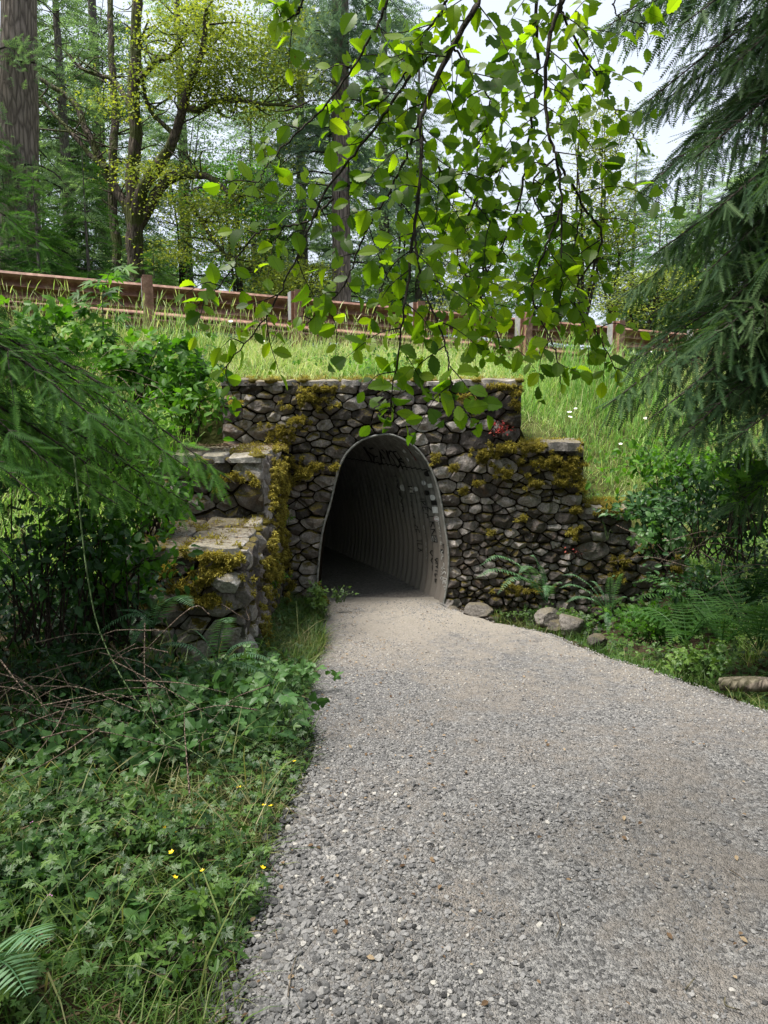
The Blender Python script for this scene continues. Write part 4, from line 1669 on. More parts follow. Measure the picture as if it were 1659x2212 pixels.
# trunk behind the viewer and the limb the twigs hang from
mb = MB()
tube(mb, curve([(1.6, -1.6, -.2), (1.55, -1.5, 2), (1.7, -1.3, 5), (1.6, -1.2, 8)], 30), np.linspace(.22, .1, 30), 12, rough=.1)
child(mb, 'trunk', M['bark'], tree)
mb = MB()
top = W(1060, -60, 2.45)
tube(mb, curve([(1.62, -1.35, 4.2), (1.2, 0, 4.7), (1.0, 1.4, 4.4), tuple(top)], 30), np.linspace(.07, .012, 30), 8, rough=.1)
for i in (1, 2, 10, 12, 14, 11):
    q = W(*stemsD[i][0][0], stemsD[i][1])
    tube(mb, curve([(1.15, .5 + .1 * i, 4.65), (q + np.array([1.0, 1.0, 4.6])) / 2, q], 14), np.linspace(.025, .007, 14), 6)
child(mb, 'limb', M['bark'], tree)
mb = MB()
n = 10500
p = np.stack([rng.uniform(-4.2, 3.4, n), rng.uniform(-3.5, 1.5, n), rng.uniform(3.4, 5.4, n)], -1)
p = p[(p[:, 2] > CAMZ + .62 * np.maximum(p[:, 1], 0) + .5) & (fbm(p * .9, 3) > -.35)]
n = len(p)
mb.inst(T_SMALL[0], T_SMALL[1], frames(rvec(n) + np.array([0, 0, -.5]), rvec(n) + np.array([0, 0, 1.5])) * rng.uniform(.08, .13, n)[:, None, None], p, rng.random(n))
child(mb, 'unseen_shade_leaves', M['beech'], tree, smooth=False)  # unseen leaf canopy added overhead to shade the near path

# ------------------------------------------------------------------ near conifer boughs


def bough_mesh(mbw, mbn, L=1.8, seed=1, T=T_HEM, nsec=20, seclen=.55, drop=.35, hangsp=.5, spr=.12, step=.05, flat=.15, fill=1.0):
    """a drooping conifer branch along +x, needles hanging from it"""
    r = np.random.default_rng(seed)
    main = curve([(0, 0, 0), (L * .35, 0, .06 * L), (L * .7, .03 * L * r.normal(), -.04 * L), (L, .04 * L * r.normal(), -drop * L)], 40)
    tube(mbw, main, np.linspace(.0065 * L, .002, 40), 5)
    Pn, Dn, Sn = [], [], []
    for i in range(nsec):
        for sd in (-1, 1):
            t = .12 + .86 * (i + r.uniform(0, .8)) / nsec
            b = main[int(t * 39)]
            tg = nrm(main[min(int(t * 39) + 1, 39)] - main[max(int(t * 39) - 1, 0)])
            ln = seclen * L * (math.sin(math.pi * min(t * .75 + .18, 1)) ** .7) * r.uniform(.6, 1.1) * (1.12 - t)
            d = nrm(tg * .75 + np.array([0, sd * .75, 0]))
            e = b + d * ln + np.array([0, 0, -hangsp * ln * r.uniform(.6, 1.2)])
            m_ = b + d * ln * .5 + np.array([0, 0, .03 * ln])
            nseg = max(int(ln / step), 3)
            sec = curve([b, m_, e], nseg + 1)
            tube(mbw, sec, np.linspace(.0028, .0008, nseg + 1), 3)
            stg = nrm(np.gradient(sec, axis=0))
            for j in range(1, nseg + 1):
                for s2 in (-1, 1):
                    if r.random() > fill:
                        continue
                    c = np.cross(stg[j], np.array([0, 0, 1.0]))
                    dd = nrm(stg[j] * .9 + c * s2 * .7 + r.normal(size=3) * flat + np.array([0, 0, -.30]))
                    Pn.append(sec[j])
                    Dn.append(dd)
                    Sn.append(spr * r.uniform(.6, 1.15) * (1.1 - .4 * j / nseg))
            Pn.append(sec[-1])
            Dn.append(stg[-1])
            Sn.append(spr)
    Pn, Dn, Sn = np.array(Pn), np.array(Dn), np.array(Sn)
    n = len(Pn)
    nv = nrm(np.array([0, 0, 1.0]) + r.normal(size=(n, 3)) * .35)
    tipf = np.clip(Pn[:, 0] / L, 0, 1)
    a = np.clip(.35 + .3 * r.normal(size=n) * .6 + .3 * tipf + .25 * fbm(Pn * 4, seed), 0, 1)
    mbn.inst(T[0], T[1], frames(Dn, nv) * Sn[:, None, None], Pn, a)


def bough_proto(seed, mat, **kw):
    a, b = MB(), MB()
    bough_mesh(a, b, seed=seed, **kw)
    w = a.build('branch', M['barkdark'])
    f = b.build('needles', mat, w, smooth=False)
    return w, f


def orient(base, tip, roll=0.0):
    base, tip = np.asarray(base, float), np.asarray(tip, float)
    d = tip - base
    L = np.linalg.norm(d)
    d = d / L
    # local tip lies a bit below the x axis: tilt up so the drooping tip meets the target
    y = nrm(np.cross(np.array([0, 0, 1.0]), d))
    z = np.cross(d, y)
    return d, y, z, L


def put_bough(proto, parent, base, tip, drop, L0, roll=0.0, first=False):
    w, f = proto
    d, y, z, L = orient(base, tip)
    ang = math.atan2(drop, 1)
    Mx = np.stack([d, y, z], -1)
    ry = np.array([[math.cos(ang), 0, math.sin(ang)], [0, 1, 0], [-math.sin(ang), 0, math.cos(ang)]])
    ry = np.array([[math.cos(ang), 0, -math.sin(ang)], [0, 1, 0], [math.sin(ang), 0, math.cos(ang)]])
    c, s = math.cos(roll), math.sin(roll)
    rx = np.array([[1, 0, 0], [0, c, -s], [0, s, c]])
    Mx = Mx @ ry @ rx
    scl = L / (L0 * math.hypot(1, drop))
    nw = w if first else w.copy()
    nf = f if first else f.copy()
    if not first:
        C.objects.link(nw)
        C.objects.link(nf)
        nf.parent = nw
    nw.parent = parent
    m4 = Matrix([list(Mx[0] * scl) + [0], list(Mx[1] * scl) + [0], list(Mx[2] * scl) + [0], [0, 0, 0, 1]])
    base = np.asarray(base, float) - np.array(parent.location)
    nw.matrix_local = Matrix.Translation(Vector(base)) @ m4
    return nw


# right hemlock: trunk just outside the frame, boughs sweeping left
hem = empty('hemlock_tree', (4.6, 5.6, .1), 'dark hemlock with drooping feathery boughs filling the right edge', 'tree')
mb = MB()
tube(mb, [(4.6, 5.6, -.3), (4.6, 5.6, 3), (4.65, 5.6, 9), (4.6, 5.6, 13)], [.26, .22, .15, .05], 14, rough=.08)
child(mb, 'trunk', M['bark'], hem)
HK = dict(L=2.2, nsec=30, seclen=.40, drop=.22, hangsp=.42, spr=.15, step=.036, T=T_HEM, flat=.35)
protos = [bough_proto(s, M['hemlock'], **HK) for s in (21, 22, 23)]
used = [False] * 3


def B(parent, pr_, us, k, base, tip, roll=0.0, drop=.3, L0=2.2):
    o = put_bough(pr_[k], parent, base, tip, drop, L0, roll, not us[k])
    us[k] = True
    return o


TR = lambda z: (4.55, 5.5, z)
rb = [
    (W(1290, 112, 5.0), 5.2), (W(1345, 60, 4.8), 5.6), (W(1500, 40, 4.3), 5.5), (W(1370, 420, 4.7), 4.9), (W(1440, 230, 4.5), 5.3), (W(1380, 250, 5.2), 4.6), (W(1530, 330, 4.2), 4.7), (W(1340, 640, 5.6), 3.6), (W(1400, 560, 5.0), 4.0),
    (W(1440, 640, 4.6), 3.9), (W(1380, 690, 5.4), 3.3), (W(1500, 480, 4.3), 4.2), (W(1560, 600, 4.0), 3.7), (W(1280, 880, 4.7), 3.0), (W(1330, 935, 4.5), 2.7), (W(1420, 950, 4.3), 2.5), (W(1500, 700, 4.3), 3.5),
    (W(1580, 960, 4.0), 2.3), (W(1600, 420, 3.9), 4.4), (W(1620, 760, 3.8), 3.1), (W(1480, 900, 4.8), 2.9), (W(1560, 150, 4.4), 5.2), (W(1620, 1130, 4.4), 1.7), (W(1570, 560, 5.2), 4.3), (W(1500, 640, 5.6), 3.6),
    (W(1440, 760, 5.0), 3.2), (W(1520, 820, 4.5), 3.0), (W(1600, 860, 4.2), 2.7), (W(1640, 300, 4.1), 4.6), (W(1600, 480, 4.6), 4.2), (W(1540, 300, 5.0), 4.8), (W(1450, 560, 5.2), 4.1), (W(1560, 700, 4.8), 3.6), (W(1350, 800, 5.0), 3.1), (W(1620, 900, 4.4), 2.7), (W(1500, 950, 4.6), 2.6), (W(1480, 520, 5.4), 4.0), (W(1630, 680, 4.3), 3.4), (W(1600, 40, 4.4), 5.6),
]
for k, (tip, z0) in enumerate(rb):
    B(hem, protos, used, k % 3, (4.55, 5.45 - .05 * (k % 5), tip[2] + (z0 - tip[2]) * .5 + .1), tip, random.uniform(-.5, .5), .22)
# crown above and behind (outside the view, it shades the right side)
for k in range(16):
    a = random.uniform(-.3, 2.4) - 1.0
    z0 = random.uniform(6, 11)
    r_ = random.uniform(1.4, 2.6)
    B(hem, protos, used, k % 3, (4.6, 5.6, z0), (4.6 + r_ * math.cos(a) * 1.0, 5.6 - abs(r_ * math.sin(a)), z0 - .8), 0, .22)

# left conifer
cl = empty('fir_tree', (-3.9, 3.9, .4), 'leaning young conifer with soft green boughs reaching in from the left edge', 'tree')
mb = MB()
tube(mb, [(-3.9, 3.9, .2), (-3.9, 3.9, 2), (-3.85, 3.9, 5), (-3.8, 3.9, 8)], [.14, .12, .07, .03], 12, rough=.08)
child(mb, 'trunk', M['barkdark'], cl)
FK = dict(L=2.2, nsec=26, seclen=.40, drop=.3, hangsp=.5, spr=.125, step=.042, T=T_HEMF, flat=.45)
protosL = [bough_proto(s, M['fir'], **FK) for s in (31, 32, 33)]
usedL = [False] * 3
lb = [(W(525, 1045, 3.9), 2.5), (W(420, 1010, 3.6), 2.2), (W(190, 900, 3.3), 2.3), (W(300, 1080, 3.4), 1.9), (W(180, 1120, 3.1), 1.75), (W(90, 1000, 2.9), 2.0),
      (W(100, 1200, 2.9), 1.5), (W(260, 1150, 3.6), 1.7), (W(60, 860, 3.2), 2.6), (W(75, 1425, 2.7), 1.2), (W(200, 1000, 4.0), 2.2), (W(20, 1080, 2.7), 1.7), (W(60, 1290, 3.2), 1.35), (W(60, 560, 3.6), 3.6), (W(300, 960, 3.2), 2.2), (W(420, 1100, 3.8), 1.9)]
for k, (tip, z0) in enumerate(lb):
    B(cl, protosL, usedL, k % 3, (-3.85, 3.9, tip[2] + (z0 - tip[2]) * .38 + .05), tip, random.uniform(-.5, .5))
for k in range(12):
    a = random.uniform(-1.2, 1.2)
    z0 = random.uniform(4.2, 7.5)
    r_ = random.uniform(1.0, 1.7)
    B(cl, protosL, usedL, k % 3, (-3.85, 3.9, z0), (-3.9 + r_ * math.cos(a), 3.9 + r_ * math.sin(a), z0 - .5), 0)

# ------------------------------------------------------------------ background trees


def conifer(name, H, rad, seed, mat, zc0=.0, whorl=.36, spr=.34, T=T_FAR, dens=1.0, bare=.12, trunk_r=None):
    """returns an Empty with trunk and crown"""
    r = np.random.default_rng(seed)
    e = empty(name)
    mbt, mbc_ = MB(), MB()
    tr = trunk_r or H * .014
    zz = np.linspace(-.3, H, 24)
    wob_ = .01 * H * vn(np.c_[zz * .3, zz * 0, zz * 0 + seed], 3)
    P = np.c_[wob_ * .3, wob_ * .2, zz]
    tube(mbt, P, np.maximum(tr * (1 - zz / H * .93), .008), 10, rough=.06)
    z = H * bare
    Pn, Dn, Sn, An = [], [], [], []
    while z < H * .99:
        f = z / H
        for b in range(r.integers(4, 8)):
            if r.random() > dens:
                continue
            a = r.uniform(0, 6.283)
            Lb = rad * (1 - f) ** .75 * r.uniform(.55, 1.15) + .12
            up = .25 * (f - .35)
            d0 = np.array([math.cos(a), math.sin(a), 0])
            c = np.array([np.interp(z, zz, P[:, 0]), np.interp(z, zz, P[:, 1]), z])
            br = curve([c, c + d0 * Lb * .5 + np.array([0, 0, up * Lb]), c + d0 * Lb + np.array([0, 0, (up - .22) * Lb])], 7)
            tube(mbt, br, np.linspace(max(.018 * Lb, .006), .003, 7), 3)
            n = max(int(Lb / (spr * .42)), 2)
            side = np.cross(d0, np.array([0, 0, 1.0]))
            for j in range(n):
                t = (j + .6) / n
                if t < .18:
                    continue
                q = np.array([np.interp(t, np.linspace(0, 1, 7), br[:, k]) for k in range(3)])
                for s in (-1, 1):
                    wl = .55 * Lb * (1 - t) + spr * .2
                    m_ = max(int(wl / (spr * .55)), 1)
                    for u in range(m_):
                        Pn.append(q + side * s * wl * (u / m_) + d0 * .35 * wl * (u / m_) + r.normal(size=3) * .03 + np.array([0, 0, -.25 * wl * (u / m_)]))
                        Dn.append(d0 * .7 + side * s * r.uniform(.3, .9) + np.array([0, 0, r.uniform(-.5, .05)]))
                        Sn.append(spr * r.uniform(.6, 1.15))
                        An.append(.3 + .5 * t)
        z += whorl * r.uniform(.7, 1.3)
    Pn, Dn, Sn = np.array(Pn), np.array(Dn), np.array(Sn)
    n = len(Pn)
    a = np.clip(np.array(An) + r.normal(size=n) * .15 + .25 * fbm(Pn * 1.3, seed), 0, 1)
    mbc_.inst(T[0], T[1], frames(Dn, nrm(np.array([0, 0, 1.0]) + r.normal(size=(n, 3)) * .4)) * Sn[:, None, None], Pn, a)
    mbt.build('trunk', M['barkfar'], e)
    mbc_.build('crown', mat, e, smooth=False)
    return e


def base_at(dx, Y, extra=0.0):
    x = (dx - 829.5) * PX * Y
    return (x, Y, float(bank_h(x, Y)) - .1 + extra)


treeN = 0
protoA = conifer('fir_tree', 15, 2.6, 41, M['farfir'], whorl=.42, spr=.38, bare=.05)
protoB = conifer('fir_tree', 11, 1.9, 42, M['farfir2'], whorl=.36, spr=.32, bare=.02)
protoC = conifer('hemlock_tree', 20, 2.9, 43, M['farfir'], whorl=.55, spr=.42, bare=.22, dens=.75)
protoD = conifer('fir_sapling', 4.5, 1.25, 44, M['fir'], whorl=.22, spr=.22, bare=.0)
# (proto, Dx, Y, scale, rot, label)
bgl = [
    (protoA, 180, 20, 1.0, 1.0, 'mid-green fir behind the guardrail, right of the big left trunk'),
    (protoC, 250, 24, 1.0, .2, 'tall thin dark conifer left of the mossy tree'),
    (protoC, 420, 27, 1.0, 2.2, 'tall sparse conifer behind the mossy tree crown'),
    (protoB, 560, 30, 1.3, .5, 'bluish fir far back between mossy tree and central trunk'),
    (protoA, 660, 25, 1.2, 4.0, 'dense dark fir just left of the straight central trunk'),
    (protoC, 830, 28, 1.0, 1.3, 'tall conifer right behind the central hanging leaves'),
    (protoB, 900, 24, 1.1, 5.0, 'fir standing behind the middle of the hanging leaves'),
    (protoB, 1020, 27, .95, 3.1, 'short fir seen low between the hanging twigs'),
    (protoB, 1110, 32, .9, .9, 'pale narrow fir low in the gap right of the twigs'),
    (protoB, 1345, 24, .78, 2.4, 'pointed young fir standing alone against the pale sky at right'),
    (protoB, 1240, 30, .8, 1.4, 'narrow fir behind the yellow-green tree on the right'),
    (protoA, 1480, 26, .72, .3, 'broad fir seen through the right hemlock boughs'),
    (protoA, 1600, 22, .8, 2.9, 'fir behind the right hemlock near the frame edge'),
    (protoB, 320, 34, 1.5, 2.0, 'hazy fir far back behind the mossy limbs'),
    (protoB, 740, 36, 1.4, 1.1, 'hazy fir far back behind the central trunk'),
    (protoD, 1400, 17, .9, .2, 'bushy young fir behind the right end of the guardrail'),
    (protoD, 1500, 18.5, 1.0, 1.2, 'bright bushy young fir by the rightmost guardrail post'),
]
seen = set()
for p_, dx, Y, s_, rz, lab in bgl:
    b = base_at(dx, Y)
    if id(p_) not in seen:
        seen.add(id(p_))
        p_.location, p_.rotation_euler, p_.scale = b, (0, 0, rz), (s_,) * 3
        tag(p_, lab, 'tree', 'forest trees beyond the road')
        o = p_
    else:
        o = dup(p_, b, (0, 0, rz), s_)
        tag(o, lab, 'tree', 'forest trees beyond the road')

for k, (p_, x, y, s_, lab) in enumerate([(protoA, -4.5, -4, .8, 'unseen fir added for shade behind the viewer to the left'), (protoA, 5.5, -3, .9, 'unseen fir added for shade behind the viewer to the right'), (protoC, -1.5, -8, .9, 'tall unseen conifer added for shade right behind the viewer'),
                                         (protoA, 3, -9, 1.0, 'unseen fir added for shade further behind the viewer'), (protoC, -7, -1, .8, 'tall unseen conifer added for shade left of the viewer'), (protoA, 8, 2, .9, 'unseen fir added for shade right of the viewer beyond the hemlock'),
                                         (protoA, -12.5, 4, .9, 'unseen fir added for shade left of the path beyond the young conifer'), (protoA, -7, -9, 1.0, 'unseen fir added for shade far behind the viewer at left'), (protoC, 9, -8, .9, 'tall unseen conifer added for shade far behind the viewer at right'), (protoA, .5, -13, 1.1, 'unseen fir added for shade far behind the viewer on the path line')]):
    o = dup(p_, (x, y, 0), (0, 0, k * 1.3), s_)  # unseen trees added to cut the open light around the viewer
    tag(o, lab, 'tree', 'unseen trees added for shade around the path')

# far wood closing the view under the crowns
mbt, mbn = MB(), MB()
r = np.random.default_rng(77)
Pn = []
for k in range(105):
    x = r.uniform(-45, 45)
    y = r.uniform(36, 60)
    h = r.uniform(6, 10) * (1.0 if x < 2 else .62)
    zb = float(bank_h(x, y))
    tube(mbt, [(x, y, zb), (x, y, zb + h)], [.16, .03], 5)
    m_ = int(h * 60)
    f = r.random(m_) ** .8
    rr = 2.2 * (1 - f) ** .7 * np.sqrt(r.random(m_))
    a = r.uniform(0, 6.28, m_)
    Pn.append(np.c_[x + rr * np.cos(a), y + rr * np.sin(a), zb + .5 + f * h])
Pn = np.vstack(Pn)
n = len(Pn)
d = rvec(n) * np.array([1, 1, .3])
mbn.inst(T_FAR[0], T_FAR[1], frames(d, nrm(np.array([0, 0, 1.]) + rvec(n) * .5)) * rng.uniform(.5, .95, n)[:, None, None], Pn, np.clip(.4 + .3 * rng.normal(size=n), 0, 1))
wood = empty('distant_wood', (0, 45, 1.4))
wood['kind'] = 'stuff'
tag(wood, 'far-off mixed wood filling the gaps behind the nearer trees', 'wood', kind='stuff')
child(mbt, 'trunks', M['barkdark'], wood)
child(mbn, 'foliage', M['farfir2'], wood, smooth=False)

# big trunk at the left edge
bt = base_at(42, 15)
big = empty('fir_tree', bt, 'massive grey-barked trunk at the left edge behind the guardrail', 'tree')
mb = MB()
P = curve([W(46, 640, 15), W(42, 400, 15), W(41, 100, 15), W(40, -400, 15)], 40)
tube(mb, P, np.linspace(.40, .29, 40), 20, rough=.05)
child(mb, 'trunk', M['bark'], big)
mb2, mb3 = MB(), MB()
Pn, Dn, Sn = [], [], []
for k in range(60):
    z = random.uniform(3.2, 11)
    a = random.uniform(-math.pi, .4)
    L = random.uniform(1.0, 2.4)
    c = np.array([bt[0], 15, z])
    d0 = np.array([math.cos(a), math.sin(a), 0])
    br = curve([c, c + d0 * L * .6 + np.array([0, 0, -.1 * L]), c + d0 * L + np.array([0, 0, -.5 * L])], 8)
    tube(mb2, br, np.linspace(.025, .006, 8), 4)
    for j in range(2, 8):
        for u in range(7):
            Pn.append(br[j] + rng.normal(size=3) * np.array([.22, .22, .08]))
            Dn.append(d0 + rng.normal(size=3) * .5 + np.array([0, 0, -.3]))
            Sn.append(random.uniform(.18, .3))
Pn, Dn, Sn = map(np.array, (Pn, Dn, Sn))
mb3.inst(T_FAR[0], T_FAR[1], frames(Dn, nrm(np.array([0, 0, 1.]) + rvec(len(Pn)) * .4)) * Sn[:, None, None], Pn, np.clip(.45 + .25 * rng.normal(size=len(Pn)), 0, 1))
child(mb2, 'branches', M['barkdark'], big)
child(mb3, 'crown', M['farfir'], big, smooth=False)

# straight trunk in the centre
ct = base_at(738, 17)
cen_ = empty('fir_tree', ct, 'straight bare grey trunk in the centre, behind the hanging leaves', 'tree')
mb = MB()
tube(mb, curve([W(738, 660, 17), W(736, 350, 17), W(735, 100, 17), W(734, -300, 17)], 40), np.linspace(.215, .17, 40), 16, rough=.05)
child(mb, 'trunk', M['bark'], cen_)
mb2, mb3 = MB(), MB()
Pn, Dn, Sn = [], [], []
for k in range(70):
    z = random.uniform(6.2, 13) if k > 8 else random.uniform(4, 6.5)
    a = random.uniform(0, 6.283)
    L = random.uniform(.8, 2.0)
    c = np.array([ct[0], 17, z])
    d0 = np.array([math.cos(a), math.sin(a), 0])
    br = curve([c, c + d0 * L * .6 + np.array([0, 0, -.05 * L]), c + d0 * L + np.array([0, 0, -.45 * L])], 8)
    tube(mb2, br, np.linspace(.02, .005, 8), 4)
    if k <= 8:
        continue
    for j in range(1, 8):
        for u in range(9):
            Pn.append(br[j] + rng.normal(size=3) * np.array([.2, .2, .1]))
            Dn.append(d0 + rng.normal(size=3) * .5 + np.array([0, 0, -.2]))
            Sn.append(random.uniform(.18, .3))
Pn, Dn, Sn = map(np.array, (Pn, Dn, Sn))
mb3.inst(T_FAR[0], T_FAR[1], frames(Dn, nrm(np.array([0, 0, 1.]) + rvec(len(Pn)) * .4)) * Sn[:, None, None], Pn, np.clip(.45 + .25 * rng.normal(size=len(Pn)), 0, 1))
child(mb2, 'branches', M['barkdark'], cen_)
child(mb3, 'crown', M['farfir2'], cen_, smooth=False)

# mossy many-limbed tree with yellow-green leaves
YM = 17.5
mt = empty('mossy_tree', tuple(W(300, 600, YM)), 'crooked moss-covered tree with yellow-green leaves, left of the centre behind the guardrail', 'tree')
mb, mb3 = MB(), MB()
limbs = [([(296, 640), (292, 560), (288, 430), (292, 300), (290, 160), (294, 20), (290, -80)], .20, .09, 0),
         ([(294, 560), (300, 430), (350, 350), (380, 290), (400, 215), (430, 120), (450, 20)], .16, .05, -.6),
         ([(398, 232), (430, 240), (470, 220), (560, 222), (650, 230)], .09, .02, -.8),
         ([(292, 500), (360, 390), (420, 380), (470, 400), (520, 440)], .14, .03, -.5),
         ([(290, 500), (270, 440), (225, 360), (190, 290), (155, 215), (90, 170), (20, 130)], .13, .03, .3),
         ([(230, 365), (190, 330), (130, 260), (90, 210)], .07, .02, .2),
         ([(292, 180), (330, 140), (370, 120), (400, 70)], .08, .03, -.4),
         ([(252, 680), (245, 400), (250, 260), (238, 100), (240, -60)], .12, .06, .9),
         ([(400, 420), (450, 500), (500, 560), (560, 590)], .06, .02, -.6),
         ([(296, 260), (250, 180), (180, 150), (120, 100)], .07, .02, .6),
         ([(380, 300), (330, 240), (300, 140), (320, 40)], .06, .02, .1)]
limbP = []
for pts, r0, r1, dy in limbs:
    n = len(pts)
    P = curve([W(a, b, YM + dy * (i / (n - 1)) * 2) for i, (a, b) in enumerate(pts)], 40)
    P[3:] += .05 * np.stack([fbm(P[3:] * 1.3, q) for q in (1, 2, 3)], -1)
    tube(mb, P, np.linspace(r0, r1, 40), 9, rough=.22)
    limbP.append(P)
    for k in range(14):
        j = random.randint(8, 39)
        q = P[j]
        e = q + np.array([random.uniform(-1.2, 1.2), random.uniform(-.6, .6), random.uniform(-.2, .9)])
        tube(mb, curve([q, (q + e) / 2 + rng.normal(size=3) * .12, e], 8), np.linspace(.022, .004, 8), 4)
child(mb, 'trunk', M['barkmoss'], mt)
blobs = [(420, 110, 90, 50, 420), (500, 160, 80, 40, 420), (560, 90, 70, 40, 300), (620, 160, 60, 30, 260), (400, 175, 60, 25, 260), (470, 210, 60, 20, 200), (640, 180, 50, 20, 160), (380, 40, 60, 40, 200), (560, 240, 80, 25, 180),
         (430, 450, 80, 30, 260), (480, 490, 70, 25, 200), (350, 380, 60, 20, 140), (560, 400, 70, 40, 160), (620, 600, 60, 25, 200), (540, 560, 60, 25, 160), (600, 330, 60, 40, 120), (300, 370, 50, 20, 90), (640, 70, 40, 40, 140), (470, 40, 60, 40, 240), (380, 540, 60, 25, 140), (250, 220, 60, 40, 90)]
Pn = []
for bx, by, rx, ry, cnt in blobs:
    for k in range(cnt // 9):
        c = W(bx + random.gauss(0, rx * .55), by + random.gauss(0, ry * .6), YM + random.uniform(-1.6, .6))
        m_ = 60
        Pn.append(c + rng.normal(size=(m_, 3)) * np.array([.34, .3, .07]))
Pn = np.vstack(Pn)
n = len(Pn)
mb3.inst(T_SMALL[0], T_SMALL[1], frames(rvec(n) * np.array([1, 1, .4]) + np.array([0, 0, -.15]), nrm(np.array([0, -.2, 1.]) + rvec(n) * .5)) * rng.uniform(.05, .088, n)[:, None, None], Pn, np.clip(.5 + .3 * rng.normal(size=n) + .35 * fbm(Pn * .8, 3), 0, 1))
child(mb3, 'crown', M['yellow'], mt, smooth=False)


def leafy_tree(name, lab, dxs, Y, topD, botD, spread, nleaf, mat, size, T, stems=3):
    """small broadleaf tree with layered sprays between two photo heights"""
    b = W(dxs, botD, Y)
    e = empty(name, tuple(b), lab, 'tree')
    t = W(dxs, topD, Y)
    H = t[2] - b[2]
    mb, mb3 = MB(), MB()
    Pn = []
    for s in range(stems):
        q = t + np.array([random.uniform(-.3, .3) * spread, random.uniform(-.3, .3) * spread, random.uniform(-.25, 0) * H])
        P = curve([b + np.array([random.uniform(-.1, .1), 0, 0]), (b + q) / 2 + rng.normal(size=3) * .12 * spread, q], 24)
        tube(mb, P, np.linspace(.05, .008, 24), 6)
        for k in range(26):
            j = random.randint(4, 23)
            f = j / 23
            a = random.uniform(0, 6.28)
            L = spread * random.uniform(.4, 1.0) * math.sin(math.pi * min(.25 + f * .7, .98))
            e2 = P[j] + np.array([math.cos(a) * L, math.sin(a) * L, .15 * L])
            br = curve([P[j], (P[j] + e2) / 2 + np.array([0, 0, .1 * L]), e2], 7)
            tube(mb, br, np.linspace(.012, .003, 7), 3)
            m_ = int(1.6 * nleaf / (stems * 26))
            tt_ = rng.uniform(.25, 1.05, m_)
            c = np.stack([np.interp(tt_, np.linspace(0, 1, 7), br[:, i]) for i in range(3)], -1)
            Pn.append(c + rng.normal(size=(m_, 3)) * np.array([.16, .16, .045]) * spread)
    Pn = np.vstack(Pn)
    n = len(Pn)
    mb3.inst(T[0], T[1], frames(rvec(n) * np.array([1, 1, .4]) + np.array([0, 0, -.2]), nrm(np.array([0, -.3, 1.]) + rvec(n) * .5)) * (.8 * size * rng.uniform(.6, 1.2, n))[:, None, None], Pn, np.clip(.5 + .25 * rng.normal(size=n) + .3 * fbm(Pn, 5), 0, 1))
    child(mb, 'trunk', M['barkdark'], e)
    child(mb3, 'crown', mat, e, smooth=False)
    return e


leafy_tree('maple_tree', 'airy yellow-green tree against the sky, right of the hanging twigs', 1255, 19, 235, 720, 1.9, 5200, M['yellow'], .095, T_SMALL, 4)
leafy_tree('maple_tree', 'yellow-green understorey tree low behind the hanging leaves in the middle', 1010, 20, 430, 730, 1.9, 3600, M['yellow'], .095, T_SMALL, 4)
leafy_tree('maple_tree', 'low yellow-green bush-like tree behind the right part of the guardrail', 1400, 16, 570, 760, 1.5, 2600, M['yellow'], .085, T_SMALL, 4)
leafy_tree('maple_tree', 'yellowish undergrowth tree just right of the second guardrail post', 640, 18.5, 560, 700, 1.6, 2400, M['yellow'], .085, T_SMALL, 3)
for dx, Y, tp, bt_, sp2, nl2, mt_, lab in (
    (95, 21, 60, 640, 2.4, 5200, 'farfir', 'tall leafy tree filling the gap right of the big left trunk'),
    (190, 23, -40, 640, 2.6, 5600, 'farfir', 'tall leafy tree behind the left limbs of the mossy tree'),
    (390, 24, 200, 650, 2.4, 4800, 'farfir', 'leafy tree behind the fork of the mossy tree'),
    (520, 22, 330, 680, 2.2, 4600, 'shrub', 'fresh green leafy tree low between mossy tree and central trunk'),
    (600, 25, -20, 680, 2.6, 5600, 'farfir', 'tall leafy tree just left of the central trunk'),
    (850, 24, 250, 720, 2.4, 4600, 'farfir', 'leafy tree hidden behind the middle of the hanging leaves'),
    (1150, 24, 470, 740, 2.2, 4200, 'shrub', 'fresh green leafy tree low behind the right hanging twigs'),
    (1480, 23, 430, 760, 2.4, 4600, 'farfir', 'leafy tree behind the right hemlock boughs')):
    leafy_tree('leafy_tree', lab, dx, Y, tp, bt_, sp2, nl2, M[mt_], .12, T_SMALL, 4)
leafy_tree('leafy_tree', 'green undergrowth tree low at left behind the guardrail', 130, 15.5, 470, 660, 1.6, 2600, M['farfir'], .09, T_SMALL, 3)
leafy_tree('leafy_tree', 'green leafy tree between the yellow-green tree and right hemlock', 1330, 21, 440, 720, 1.9, 3600, M['shrub'], .10, T_SMALL, 4)

# low conifer saplings in bright green at left beyond the rail
for k, (dx, Y, s_, rz, lab) in enumerate([(110, 12.9, .75, .4, 'bright green young fir low in front of the big left trunk'), (215, 14.5, .92, 2.1, 'bright green young fir between big left trunk and mossy tree'), (20, 13.2, .9, 3.3, 'young fir at the left edge just above the guardrail'),
                                          (350, 16.5, .7, 1.1, 'small young fir beneath the mossy limbs')]):
    o = dup(protoD, base_at(dx, Y), (0, 0, rz), s_)
    tag(o, lab, 'tree', 'young firs along the road')

# ------------------------------------------------------------------ grass
T_BLADE = (np.array([(0, -.03, 0), (0, .03, 0), (.4, -.024, .06), (.4, .024, .06), (.75, -.014, .0), (.75, .014, .0), (1, 0, -.12)]), None)
BF = np.array([(0, 1, 3), (0, 3, 2), (2, 3, 5), (2, 5, 4), (4, 5, 6)])
T_BLADE2 = (T_BLADE[0] * np.array([1, .55, 1]), BF)


